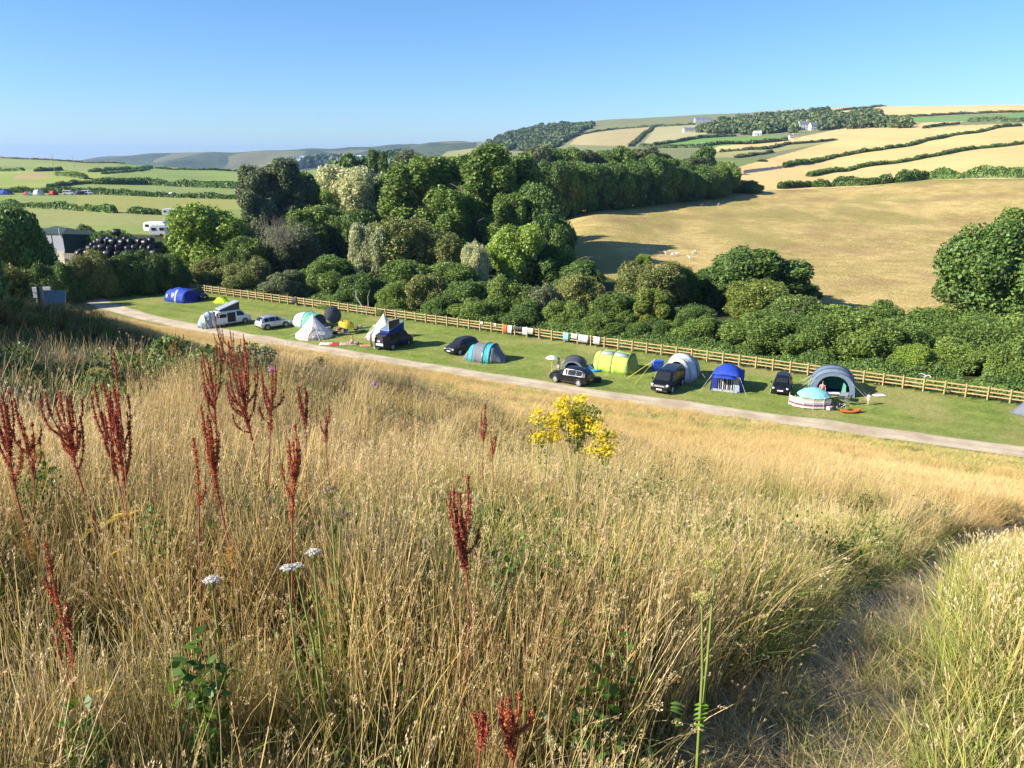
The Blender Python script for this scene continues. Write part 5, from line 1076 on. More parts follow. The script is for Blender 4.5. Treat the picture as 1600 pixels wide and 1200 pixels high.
# far camping field
def ft(px, py, fn_, *a, **k): p = ray(px,py,200); return fn_(*a, loc=(p.x,p.y,p.z), **k)
def fartent(label, loc, rz, c1, c2, L=4.5, h=2.0):
    return tunnel('dome_tent', label, loc, rz, [(-L/2,.6,.3),(-L*.25,1.5,h*.9),(L*.2,1.6,h),(L/2,.8,.4)], [c1,c2,c1], back=c1, front=c2, guys=False)
for px_, py_, lb, ca, cb, L_, h_ in ((6,304,'distant long blue tent at the left edge beneath the dark hedge',FB_DBLUE,FB_BLUE,9,2.2),(43,305,'distant small white and pink tent right of the blue one',FB_WHITE,FB_RED,3,1.7),(60,305,'distant white and grey dome tent in the middle of the row',FB_WHITE,FB_MINTW,5,2.6),(84,305,'distant red dome tent',FB_RED,FB_RED,4,2.1),(123,304,'distant dark and white tent right of the white vehicle',FB_WHITE,FB_DGREY,3,2.0),
    (269,307,'distant cream tent standing apart under the thicket',FB_CANVAS,FB_WHITE,4,2.0),(371,311,'distant orange red tent beside the tall poplars',FB_ORANGE,FB_RED,4.5,1.8)):
    p = ray(px_,py_,200); fartent(lb, (p.x,p.y,p.z), -.1, ca, cb, L_, h_)
p = ray(108,304.5,200); van('distant white van in the far camping field', (p.x,p.y,p.z), .2, M_WHITE, name='parked_van')
p = ray(137,304,200); van('distant white van at the right end of the far row of tents', (p.x,p.y,p.z), .2, M_WHITE, name='parked_van')
p = ray(291,308,200); car('distant dark car near the cream tent in the far field', (p.x,p.y,p.z), .3, M_BLACKP); p = ray(361,310,200); car('distant dark car beside the orange red tent', (p.x,p.y,p.z), .1, M_DGREYP); p = ray(129,304.5,200); car('distant dark car between two white vehicles in the far field', (p.x,p.y,p.z), .1, M_BLACKP)
for px_, py_, top, lb in ((85,268,240,'wooden power pole beside the hedge clump in the left fields'),(116,262,244,'short power pole on the left hill near the skyline'),(138,252,233,'double armed power pole leaning on the skyline at the left'),(365,281,257,'pale power pole in the green field left of the poplars')):
    p = ray(px_,py_,200); hh_ = PX(px_,top,p.y).z-p.z; g = thing('power_pole', lb, 'power pole', (p.x,p.y,p.z)); MB().tube([(0,0,-.5),(0,0,hh_)],[.22,.15],6).build('pole', M_WOODG, g); MB().box((0,0,hh_-.5),(2.4,.15,.15)).build('crossarm', M_WOODG, g)
    for x in (-1,0,1): MB().tube([(x,0,hh_-.45),(x,0,hh_-.1)],.08,5).build('insulator', M_WHITE, g)
# far buildings
for px_, py_, L_, W_, hh, rf, rz, lb, wm, rm in (
    (1254,202,13,8,7,4,.1,'white gabled manor house among the dark trees on the far hill',M_WALLW,M_SLATE),(1270,203,10,7,6,4,.2,'white wing right beside the gabled manor house',M_WALLW,M_SLATE),(1183,212,10,6,3.5,2.5,0,'white cottage at the left end of the manor wood above the green field',M_WALLW,M_WALLW),
    (1078,206,22,9,4,3,.1,'long pale farm building between tan fields on the far hill',M_CONC,M_SLATE),(1098,191,34,16,6,4,.0,'wide grey barn below the skyline left of the narrow wood',M_STEEL,M_SLATE),(1404,194,26,11,5,4,.1,'white farmhouse at the right end of the manor wood',M_WALLW,M_SLATE),(1388,192,12,9,6,4,.1,'small white house left of the farmhouse at the wood end',M_WALLW,M_SLATE),
    (1280,173,14,8,5,3,.1,'small pale house on the hilltop beside the narrow wood',M_WALLW,M_SLATE),(1236,217,5,4,3,2,0,'tiny pale hut below the manor wood at the hedge corner',M_WALLW,M_SLATE),(905,205,16,9,5,3,.1,'white house on the shoulder of the headland',M_WALLW,M_WALLW)):
    p = ray(px_,py_,300); house('farmhouse' if wm is M_WALLW else 'barn', lb, (p.x,p.y,p.z), rz, L_, W_, hh, rf, wm, rm, cat='house' if wm is M_WALLW else 'barn')
rr = random.Random(9)
vpts = [(rr.gauss(497,20), rr.uniform(246,258)) for _ in range(44)]
for i, (a, b) in enumerate(vpts):
    p = ray(a, b, 2700); z = p.z
    house('village_house','one of the white houses of the far seaside village on the hillside', (p.x,p.y,z), rr.uniform(-.4,.4), rr.uniform(12,22), 10, rr.uniform(6,10), 4, M_WALLW, M_SLATE if rr.random()<.5 else M_WALLW, cat='house', group='white houses of the far seaside village', detail=False, chim=False)
# ------------------------------------------------------------------ people and animals (skinned figures)
def skin(name, V, E, R, m, parent=None, sub=1, root=0):
    me = bpy.data.meshes.new(name); me.from_pydata(V, E, []); o = bpy.data.objects.new(name, me); C.objects.link(o)
    o.modifiers.new('s','SKIN'); k = o.modifiers.new('u','SUBSURF'); k.levels = sub; k.render_levels = sub
    for i, r in enumerate(R):
        s = me.skin_vertices[0].data[i]; s.radius = (r,r) if np.ndim(r) == 0 else r; s.use_root = (i == root)
    dg = bpy.context.evaluated_depsgraph_get(); ev = o.evaluated_get(dg); nm = bpy.data.meshes.new_from_object(ev)
    bpy.data.objects.remove(o); nm.materials.clear(); nm.materials.append(m); nm.polygons.foreach_set('use_smooth',[True]*len(nm.polygons)); return link(name, nm, parent)
M_SKIN = mat('skin',(.55,.33,.23),.6,.08); M_HAIR = mat('brown_hair',(.10,.06,.03),.7); M_BLOND = mat('fair_hair',(.45,.32,.15),.7)
def person(label, loc, rz, pose, top_m, bot_m, hair=M_HAIR, h=1.7, skirt=False):
    root = thing('person', label, 'person', loc, rz); s = h/1.7; root.scale = (s,s,s)
    if pose == 'stand':   hip=(0,0,.92); kn=[(.03,.1,.48),(-.02,-.1,.48)]; an=[(.0,.1,.07),(.05,-.1,.07)]; ch=(0,0,1.28); hd=(.03,0,1.58); el=[(.02,.27,1.10),(.05,-.27,1.12)]; ha=[(.12,.26,.86),(.2,-.24,.95)]
    elif pose == 'sit':   hip=(0,0,.14); kn=[(.42,.14,.42),(.45,-.1,.2)]; an=[(.62,.14,.06),(.85,-.12,.07)]; ch=(-.05,0,.52); hd=(0,0,.84); el=[(-.12,.27,.36),(.05,-.27,.36)]; ha=[(-.25,.28,.08),(.28,-.2,.34)]
    else:                 hip=(0,0,.5); kn=[(.44,.12,.52),(.44,-.12,.52)]; an=[(.46,.12,.07),(.5,-.12,.07)]; ch=(-.1,0,.88); hd=(-.05,0,1.2); el=[(.02,.28,.7),(.02,-.28,.7)]; ha=[(.28,.2,.62),(.28,-.2,.62)]
    nk = tuple((np.array(ch)*.35+np.array(hd)*.65)); hp=Vector(hip); c=Vector(ch)
    V=[hip, tuple((hp+c)/2), ch, nk, hd, tuple(Vector(hd)+Vector((.01,0,.11)))]; R=[.125,.12,.135,.05,.085,.07]; E=[(0,1),(1,2),(2,3),(3,4),(4,5)]
    for i in (0,1):
        sg = 1 if i == 0 else -1; b=len(V); V += [(c.x,sg*.17,c.z+.08), el[i], ha[i], tuple(Vector(ha[i])+Vector((.05,0,-.07)))]; R += [.06,.042,.032,.03]; E += [(2,b),(b,b+1),(b+1,b+2),(b+2,b+3)]
        b=len(V); V += [(hip[0]+.02,sg*.10,hip[2]-.03), kn[i], an[i], (an[i][0]+.14,an[i][1],.04)]; R += [.09,.062,.045,.035]; E += [(0,b),(b,b+1),(b+1,b+2),(b+2,b+3)]
    body = skin('body', V, E, R, M_SKIN, root)
    MB().ell((hd[0]-.02,0,hd[2]+.08),(.115,.105,.12),10,7).build('hair', hair, root, smooth=True)
    MB().tube([tuple((hp*.85+c*.15)), tuple((hp+c)/2), tuple(c+Vector((0,0,.06))), tuple(c+Vector((0,0,.16)))],[.165,.155,.185,.09],12).build('shirt', top_m, root, smooth=True)
    mb = MB()
    for i in (0,1):
        sg = 1 if i == 0 else -1; a = Vector((c.x,sg*.17,c.z+.09)); b = Vector(el[i]); mb.tube([a,(a+b)/2],[.085,.07],8)
    mb.build('sleeve', top_m, root, smooth=True)
    mb = MB(); mb.ell(hip,(.16,.17,.15),10,6)
    for i in (0,1):
        sg = 1 if i == 0 else -1; a = Vector((hip[0]+.02,sg*.10,hip[2]-.02)); b = Vector(kn[i]); mb.tube([a,a*.3+b*.7],[.115,.095],8)
    mb.build('shorts', bot_m, root, smooth=True)
    return root
person('person sitting on the grass blanket between the bell tents, bare shouldered', at_camp(550,538), D(200), 'sit', fab('peach_top',(.6,.35,.25)), FB_WHITE, M_BLOND)
person('person standing in a white top by the yellow parasol', at_camp(536,521), D(230), 'stand', FB_WHITE, FB_DBLUE)
person('person in red sitting on a chair left of the yellow parasol', at_camp(531,520), D(220), 'chair', FB_RED, FB_DGREY)
person('person in a pale top standing behind the black sideways car', at_camp(873,585), D(200), 'stand', FB_WHITE, FB_PALEB)
person('person in a pink top standing in the open front of the teal tent', at_camp(1283,624), D(240), 'stand', fab('pink_top',(.6,.3,.3)), FB_GREY)
person('small child in white standing on the lawn right of the teal tent', at_camp(1356,633), D(200), 'stand', FB_WHITE, FB_WHITE, M_HAIR, 1.12)
def sheep(label, loc, rz, graze=False, group=None):
    root = thing('sheep', label, 'sheep', loc, rz, group)
    hd = (.78,0,.28) if graze else (.82,0,.92)
    V=[(0,0,.62),(.38,0,.62),(-.38,0,.62),(.60,0,.62 if graze else .74), hd, (hd[0]+.16,0,hd[2]-.08)]; R=[.27,.25,.26,.13,.10,.06]; E=[(0,1),(0,2),(1,3),(3,4),(4,5)]
    for x in (.34,-.36):
        p_ = 1 if x > 0 else 2
        for sg in (-1,1): b=len(V); V += [(x,sg*.14,.40),(x+(.0 if x>0 else .05),sg*.14,.28),(x-(.0 if x>0 else .03),sg*.14,.0)]; R += [.08,.045,.035]; E += [(p_,b),(b,b+1),(b+1,b+2)]
    skin('body', V, E, R, M_WOOL, root); return root
M_WOOL = mat('wool',(.66,.62,.54),.95,.12,12,bump_=.6)
sp = sheep('temp', (0,0,0), 0); sp.scale = (.85,)*3; sp2 = sheep('temp', (0,0,0), 0, True)
SH = [(1042,398,'sheep at the left of the small flock on the pasture',0),(1050,400.5,'sheep second from the left in the small flock, standing lower',1),(1056,399.5,'sheep in the middle of the small flock on the pasture',0),(1079,405,'lone sheep standing below and right of the flock',0),(1084,396.5,'darker sheep lying highest at the right of the flock',1),(916,409,'sheep in the tree shadow, right one of the pair',0),(910,410,'sheep in the tree shadow, left one of the pair',1),(1095,322,'faraway sheep high on the pasture near the wood edge',0),(1122,321,'faraway sheep right of the other one near the wood edge',1)]
sp2.scale = (.85,)*3
for i,(a,b,lb,gz_) in enumerate(SH):
    src = sp2 if gz_ else sp; o = src if (i == 0 or i == 1) else copytree(src)
    p = ray(a,b,100); o.location = p; o.rotation_euler[2] = random.uniform(-.6,.6)+(PI if i%3 == 0 else 0); o['label'] = lb; o['group'] = 'sheep on the dry pasture'
for px_, py_, lb in ((175,273,'pale sheep near the centre of the upper left field'),(189,272,'pale sheep right of the other in the upper left field')):
    o = copytree(sp); p = ray(px_,py_,250); o.location = p; o['label'] = lb
# gull
g = thing('seagull','white gull flying low above the fence right of the large teal tent','bird', PX(1447,588,68), .5)
skin('body', [(-.28,0,0),(-.08,0,0),(.12,0,.02),(.24,0,.05),(.33,0,.04)],[(0,1),(1,2),(2,3),(3,4)],[.03,.075,.075,.045,.015], M_WHITE, g, 2)
for sg in (-1,1): MB().sheet([[(.12-.10*k-.02,sg*(.05+.2*k),.06+z),(-.05-.08*k,sg*(.05+.2*k),.05+z)] for k,z in ((0,0),(.9,.10),(1.9,.13),(2.9,.05))]).build('wing', mat('gull_wing',(.7,.71,.74),.6), g, solid=.015)
MB().add([(-.26,-.03,0),(-.26,.03,0),(-.42,.07,0),(-.42,-.07,0)],[(0,1,2,3)]).build('tail', M_WHITE, g, solid=.01)
# ------------------------------------------------------------------ grass
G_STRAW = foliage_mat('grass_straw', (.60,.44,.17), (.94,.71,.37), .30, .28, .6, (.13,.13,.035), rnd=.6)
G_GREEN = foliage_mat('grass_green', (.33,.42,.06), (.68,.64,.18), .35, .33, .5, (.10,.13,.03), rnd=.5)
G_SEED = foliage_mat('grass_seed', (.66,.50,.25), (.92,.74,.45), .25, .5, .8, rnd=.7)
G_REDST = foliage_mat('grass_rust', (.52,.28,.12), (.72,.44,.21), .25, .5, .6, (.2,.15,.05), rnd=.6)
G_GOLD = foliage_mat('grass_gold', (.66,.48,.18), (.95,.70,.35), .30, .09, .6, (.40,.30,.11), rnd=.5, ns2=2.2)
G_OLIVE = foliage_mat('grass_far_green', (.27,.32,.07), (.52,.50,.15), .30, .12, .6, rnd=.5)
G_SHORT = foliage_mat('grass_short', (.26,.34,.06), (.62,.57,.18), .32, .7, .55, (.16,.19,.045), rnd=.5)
G_LITTER = foliage_mat('grass_litter', (.36,.28,.15), (.62,.50,.29), .1, 1.0, .9, rnd=.5)
G_WEED = foliage_mat('weed_leaf', (.05,.12,.015), (.13,.24,.03), .35, .6, .45, rnd=.6)
def ribbons(n, rad, hmin, hmax, w, lean, curl, segs=5, rs=None, upright=0.):
    r = rs or rng; a = r.random(n)*2*PI; q = rad*np.sqrt(r.random(n)); B = np.stack([q*np.cos(a), q*np.sin(a), np.full(n,-.04)], -1)
    hh = r.uniform(hmin,hmax,n); da = r.random(n)*2*PI; ln = lean*r.random(n)**.7*hh; cl = curl*r.random(n)**1.5*hh
    fa = r.random(n)*2*PI; side = np.stack([np.cos(fa), np.sin(fa), np.zeros(n)], -1)
    D = np.stack([np.cos(da), np.sin(da), np.zeros(n)], -1); V=[]; Hh=[]
    for i in range(segs+1):
        u = i/segs; c = B+D*(ln*u+cl*u**3)[:,None]; c[:,2] += hh*u-cl*.6*u**3
        ww = w*(1-u**2.2)*.5+.0006; ww = ww*r.uniform(.7,1.3,n) if i == 0 else ww
        V.append(np.stack([c-side*(ww[:,None] if np.ndim(ww) else ww), c+side*(ww[:,None] if np.ndim(ww) else ww)],1)); Hh.append(np.full((n,2), u))
    V = np.stack(V,1); Hh = np.stack(Hh,1); tip = V[:,-1].mean(1); dirv = tip-V[:,-2].mean(1); dirv /= np.linalg.norm(dirv,axis=1)[:,None]
    k = (segs+1)*2; idx = (np.arange(n)*k)[:,None]; F_ = np.concatenate([idx+np.array([[2*i,2*i+1,2*i+3,2*i+2]]) for i in range(segs)],0)
    tone = np.repeat(r.uniform(.6,1.35,(n,1))*np.array([[1,1,1]])*np.stack([r.uniform(.92,1.1,n),np.ones(n),r.uniform(.7,1.2,n)],-1), k, 0)
    return V.reshape(-1,3), F_, Hh.reshape(-1), tone, tip, dirv, hh
def heads(tip, dirv, L, rad, per, size, droop=0.):
    n = len(tip); V=[]; T=[]
    u = rng.random((n,per)); ang = rng.random((n,per))*2*PI
    pr = np.sin(np.pi*np.clip(u*.9+.08,0,1))**.7*rad
    A = np.cross(dirv, np.array([0.3,.2,1.])); A /= np.linalg.norm(A,axis=1)[:,None]; B = np.cross(dirv,A)
    Ls = (L*rng.uniform(.6,1.3,n))[:,None,None]
    P = tip[:,None,:]+dirv[:,None,:]*(u[...,None]-.35)*Ls+(A[:,None,:]*np.cos(ang)[...,None]+B[:,None,:]*np.sin(ang)[...,None])*pr[...,None]
    P[...,2] -= droop*(u**2)*L
    O = (A[:,None,:]*np.cos(ang)[...,None]+B[:,None,:]*np.sin(ang)[...,None])
    P = P.reshape(-1,3); O = O.reshape(-1,3); Dv = np.repeat(dirv, per, 0)+O*.35+rng.normal(size=P.shape)*.12; Dv /= np.linalg.norm(Dv,axis=1)[:,None]
    Sd = np.cross(Dv, O+rng.normal(size=P.shape)*.4); Sd /= np.linalg.norm(Sd,axis=1)[:,None]; s = size*rng.uniform(.6,1.3,(len(P),1))
    V = np.stack([P-Dv*s*1.5, P-Sd*s*.42, P+Dv*s*1.5, P+Sd*s*.42],1).reshape(-1,3); Fq = np.arange(len(P)*4).reshape(-1,4)
    tn = np.repeat(rng.uniform(.7,1.2,(len(P),1)),4,0)*np.ones((1,3))
    return V, Fq, tn
def combine(name, parts):
    """parts: (V,F,tone,h,material)"""
    V=[];Fq=[];T=[];Hh=[];mi=[];off=0;ms=[]
    for v,f,t,h,m in parts:
        if m not in ms: ms.append(m)
        V.append(v);Fq.append(f+off);T.append(t);Hh.append(h if h is not None else np.ones(len(v)));mi.append(np.full(len(f),ms.index(m)));off+=len(v)
    me = npmesh(name, np.concatenate(V), np.concatenate(Fq), None, tone=np.concatenate(T), h=np.concatenate(Hh))
    for m in ms: me.materials.append(m)
    me.polygons.foreach_set('material_index', np.concatenate(mi).astype(np.int32)); me.update(); return me
def mk(name, specs):
    P = []
    for s in specs:
        v,f,h,t,tip,dv,hh = ribbons(*s['r'], **s.get('k',{})); P.append((v,f,t,h,s['m']))
        if 'head' in s:
            sel = rng.random(len(tip)) < s.get('hp',1); V,Fq,tn = heads(tip[sel],dv[sel],*s['head']); P.append((V,Fq,tn,None,s.get('hm',G_SEED)))
    return combine(name, P)
TUFTS = []
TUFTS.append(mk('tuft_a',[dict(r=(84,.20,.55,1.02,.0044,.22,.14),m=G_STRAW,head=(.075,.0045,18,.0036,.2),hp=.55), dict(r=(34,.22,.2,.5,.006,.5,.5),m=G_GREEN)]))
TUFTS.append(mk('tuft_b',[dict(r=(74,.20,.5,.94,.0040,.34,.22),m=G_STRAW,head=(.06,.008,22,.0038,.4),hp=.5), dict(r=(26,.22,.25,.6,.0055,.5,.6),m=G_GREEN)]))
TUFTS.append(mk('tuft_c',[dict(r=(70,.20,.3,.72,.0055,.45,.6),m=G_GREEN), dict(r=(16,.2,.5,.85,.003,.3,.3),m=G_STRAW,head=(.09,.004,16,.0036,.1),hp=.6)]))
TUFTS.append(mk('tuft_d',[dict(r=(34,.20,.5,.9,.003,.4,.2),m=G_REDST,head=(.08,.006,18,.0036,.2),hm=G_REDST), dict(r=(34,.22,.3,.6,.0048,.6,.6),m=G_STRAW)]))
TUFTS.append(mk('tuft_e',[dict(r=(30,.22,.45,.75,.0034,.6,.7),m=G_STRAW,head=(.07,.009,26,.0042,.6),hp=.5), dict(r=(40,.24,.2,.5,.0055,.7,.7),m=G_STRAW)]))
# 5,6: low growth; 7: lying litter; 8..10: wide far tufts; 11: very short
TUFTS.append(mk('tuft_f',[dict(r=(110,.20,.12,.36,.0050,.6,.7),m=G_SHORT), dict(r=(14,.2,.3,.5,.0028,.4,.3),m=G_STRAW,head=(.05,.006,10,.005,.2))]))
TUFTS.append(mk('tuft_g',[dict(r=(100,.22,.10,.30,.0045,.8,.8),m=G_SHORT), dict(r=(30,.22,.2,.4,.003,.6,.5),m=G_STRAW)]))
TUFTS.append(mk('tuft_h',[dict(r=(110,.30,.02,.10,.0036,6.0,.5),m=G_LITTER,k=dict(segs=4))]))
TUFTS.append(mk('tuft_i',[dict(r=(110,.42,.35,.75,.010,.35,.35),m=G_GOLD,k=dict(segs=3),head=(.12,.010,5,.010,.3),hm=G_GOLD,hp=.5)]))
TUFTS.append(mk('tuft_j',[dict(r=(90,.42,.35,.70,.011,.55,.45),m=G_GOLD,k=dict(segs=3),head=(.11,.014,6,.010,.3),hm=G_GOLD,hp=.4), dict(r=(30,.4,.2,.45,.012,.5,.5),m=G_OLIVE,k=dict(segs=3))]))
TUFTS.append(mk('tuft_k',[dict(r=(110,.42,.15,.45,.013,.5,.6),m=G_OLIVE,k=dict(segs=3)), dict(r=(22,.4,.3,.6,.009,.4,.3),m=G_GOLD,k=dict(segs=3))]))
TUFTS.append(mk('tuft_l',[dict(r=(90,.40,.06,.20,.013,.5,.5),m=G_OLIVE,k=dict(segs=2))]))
# 12: broad leafy weed clump
def weed(name, n, hgt, lsize, m):
    P = np.stack([rng.normal(0,.11,n), rng.normal(0,.11,n), rng.uniform(.05,1,n)*hgt],-1); D = np.stack([P[:,0]*4,P[:,1]*4,np.full(n,.6)],-1)
    V,Fq,t = leafquads(P, D, lsize, .5); V2,F2,h2,t2,_,_,_ = ribbons(9,.06,hgt*.6,hgt,.005,.15,.1); return combine(name,[(V,Fq,t,None,m),(V2,F2,t2,h2,m)])
TUFTS.append(weed('tuft_m', 190, .55, .026, G_WEED)); TUFTS.append(weed('tuft_n', 260, .35, .016, G_WEED))
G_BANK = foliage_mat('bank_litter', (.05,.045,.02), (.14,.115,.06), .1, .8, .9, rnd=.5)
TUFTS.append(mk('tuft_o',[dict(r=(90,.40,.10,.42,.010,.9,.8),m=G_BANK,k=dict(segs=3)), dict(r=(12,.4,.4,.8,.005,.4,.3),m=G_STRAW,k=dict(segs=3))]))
tc_ = bpy.data.collections.new('grass_tufts')
for i, me in enumerate(TUFTS): o = bpy.data.objects.new('tuft_%02d' % i, me); tc_.objects.link(o)
CLEAR = [(PX(a,900,b).x, b, w_, k_) for a,b,w_,k_ in ((752,1.55,.12,.5),(795,1.6,.14,.5),(720,2.55,.10,.72),(330,2.15,.08,.7),(449,2.25,.08,.7),(489,2.35,.08,.7),(1118,2.2,.13,.55),(68,2.2,.1,.75),(300,2.1,.14,.6),(155,3.4,.25,.85),(325,3.05,.2,.85),(478,2.9,.14,.85),(12,3.3,.25,.85),(96,3.5,.2,.85))]
def scatter_points():
    P=[]; I=[]; S=[]
    def zone(y0,y1,dens,mx):
        n = int(dens*((y1-y0)*(.80*(y0+y1)/2*2+2*mx))); y = np.sqrt(rng.random(n)*((y1+mx)**2-(y0+mx)**2)+(y0+mx)**2)-mx
        x = (rng.random(n)*2-1)*(.80*np.maximum(y,0)+mx); return x, y
    for y0,y1,dens,mx,band in ((-.5,9,34,2.2,0),(9,20,17,2.5,1),(20,42,7.5,4,2),(42,120,3.4,6,3)):
        x, y = zone(y0,y1,dens,mx); yr = road_y(x); ok = (y < yr-.9) & ((x*x+(y-0)**2) > .85**2)
        pd_, sd_ = path_d(x,y)
        n1 = vnoise(x*.45+3,y*.45,21); n2 = vnoise(x*1.3,y*1.3+7,22); n3 = rng.random(len(x)); n4 = vnoise(x*.12,y*.12,25)
        if band <= 1:
            ok &= ~((pd_ < np.where(sd_ > 0,.24,.42)) & (y < 20))
            idx = np.where(n1+.5*(n2-.5) > .54, np.where(n3<.55,2,np.where(n3<.8,1,4)), np.where(n3<.24,0,np.where(n3<.42,1,np.where(n3<.56,4,np.where(n3<.66,3,2)))))
            n5 = vnoise(x*.9+11,y*.9,27); gb = (x > .15*y) & (x < .66*y) & (y > 3.5) & (rng.random(len(x)) < .38+.3*(n1-.5)); idx = np.where(gb, np.where(n3<.7,2,5), idx); idx = np.where((n3 > .82) & (n5 > np.where((x<.5)&(y<7),.48,.6)), 12, idx); idx = np.where((n3 > .66) & (n3 <= .82) & (n5 > np.where((x<.5)&(y<7),.5,.62)), 13, idx)
            sc = .74+.36*rng.random(len(x)) - .22*(n2<.33) + .14*(n1-.5) - .14*(y<2.6)
            ok &= rng.random(len(x)) < np.clip(.9+1.2*(vnoise(x*1.6,y*1.6,28)-.3),.5,1)
            rightside = (sd_ > 0) & (y < 9.5) & (x > 1)
            idx = np.where(rightside, np.where(n3<.6,5,np.where(n3<.85,6,2)), idx); sc = np.where(rightside, sc*np.where(idx==2,.6,1.18), sc)
            nearl = (pd_ < .8) & ~rightside & (y < 20); sc = np.where(nearl, sc*.6, sc); edge = (pd_ < .45) & ~rightside & (y < 20); idx = np.where(edge, np.where(n3<.5,6,np.where(n3<.75,5,idx)), idx); sc = np.where(edge, sc*.8, sc)
            sh = (x > .55) & (x < 1.3) & (y < 2.6); idx = np.where(sh & (n3<.5), 7, idx); sc = np.where(sh & (idx != 7), sc*.66, sc)
            if band == 1:
                far_ = (rng.random(len(x)) < (y-9)/16); idx = np.where(far_, np.where(n1>.62,10,np.where(n3<.6,8,9)), idx); sc = np.where(far_, sc*.95, sc)
        else:
            g = (n4 > .60) & (n2 > .3); idx = np.where(g, 10, np.where(n3<.62,8,9)); sc = .62+.33*rng.random(len(x))
            right = (x > .42*y); idx = np.where(right & (y > yr-18) & (n1+n3*.4 > .42), 10, idx)
            verge = (y > yr-np.where(x>8,5.,2.6)); idx = np.where(verge, np.where((n3<.5)|(x<0),11,10), idx); sc = np.where((y > yr-7) & ~verge, sc*.75, sc)
            pl = (y > 42); sc = np.where(pl, sc*1.12, sc)
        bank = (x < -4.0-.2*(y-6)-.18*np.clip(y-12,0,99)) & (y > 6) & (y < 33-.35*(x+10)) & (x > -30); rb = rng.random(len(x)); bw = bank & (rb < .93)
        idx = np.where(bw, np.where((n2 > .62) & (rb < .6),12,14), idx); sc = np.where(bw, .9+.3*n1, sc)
        if band == 0:
            for qx, qy, wd_, k_ in CLEAR:
                m_ = (np.abs(x-qx*np.clip(y/qy,.3,1)) < wd_) & (y < qy+.02) & (y > qy-.9); sc = np.where(m_, sc*k_, sc)
        x=x[ok]; y=y[ok]; idx=idx[ok]; sc=sc[ok]
        P.append(np.stack([x,y,H(x,y)-.01],-1)); I.append(idx); S.append(sc)
    # litter and sparse blades on the path itself
    n = 900; t_ = rng.random(n)*(len(PATHP)-1); i0 = t_.astype(int); f_ = (t_-i0)[:,None]; q = PATHP[i0]*(1-f_)+PATHP[i0+1]*f_+rng.normal(0,.22,(n,2))
    P.append(np.stack([q[:,0],q[:,1],H(q[:,0],q[:,1])],-1)); I.append(np.where(rng.random(n)<.9,7,6)); S.append(np.where(rng.random(n)<.9,.7,.4))
    P = np.concatenate(P); I = np.concatenate(I).astype(np.int32); S = np.concatenate(S)
    return P, I, S
P_, I_, S_ = scatter_points(); print('tufts', len(P_))
me = bpy.data.meshes.new('grass_points'); me.vertices.add(len(P_)); me.vertices.foreach_set('co', P_.astype(np.float32).ravel())
a = me.attributes.new('idx','INT','POINT'); a.data.foreach_set('value', I_); a = me.attributes.new('sc','FLOAT','POINT'); a.data.foreach_set('value', S_.astype(np.float32))
R_ = np.stack([rng.normal(0,.07,len(P_)), rng.normal(.10,.08,len(P_))+np.clip((P_[:,1]-6)/12,0,1)*.26, np.zeros(len(P_))],-1)
a = me.attributes.new('rot','FLOAT_VECTOR','POINT'); a.data.foreach_set('vector', R_.astype(np.float32).ravel())
a = me.attributes.new('spin','FLOAT','POINT'); a.data.foreach_set('value', (rng.random(len(P_))*6.283).astype(np.float32))
gr = link('grass', me); tag(gr, kind='stuff'); gr['label'] = 'tall dry meadow grass with green and straw coloured stems covering the hillside'
ng = bpy.data.node_groups.new('grass_scatter','GeometryNodeTree'); ng.interface.new_socket('Geometry',in_out='INPUT',socket_type='NodeSocketGeometry'); ng.interface.new_socket('Geometry',in_out='OUTPUT',socket_type='NodeSocketGeometry')
N = ng.nodes; L = ng.links; gi = N.new('NodeGroupInput'); go = N.new('NodeGroupOutput'); ip = N.new('GeometryNodeInstanceOnPoints'); ci = N.new('GeometryNodeCollectionInfo')
ci.inputs['Collection'].default_value = tc_; ci.inputs['Separate Children'].default_value = True; ci.inputs['Reset Children'].default_value = True
def na(nm, t): n = N.new('GeometryNodeInputNamedAttribute'); n.data_type = t; n.inputs['Name'].default_value = nm; return n.outputs['Attribute']
L.new(gi.outputs[0], ip.inputs['Points']); L.new(ci.outputs[0], ip.inputs['Instance']); ip.inputs['Pick Instance'].default_value = True
L.new(na('idx','INT'), ip.inputs['Instance Index']); L.new(na('rot','FLOAT_VECTOR'), ip.inputs['Rotation']); L.new(na('sc','FLOAT'), ip.inputs['Scale'])
ri = N.new('GeometryNodeRotateInstances'); ri.inputs['Local Space'].default_value = True; cx = N.new('ShaderNodeCombineXYZ'); L.new(na('spin','FLOAT'), cx.inputs['Z'])
L.new(ip.outputs[0], ri.inputs['Instances']); L.new(cx.outputs[0], ri.inputs['Rotation']); L.new(ri.outputs[0], go.inputs[0])
gr.modifiers.new('scatter','NODES').node_group = ng
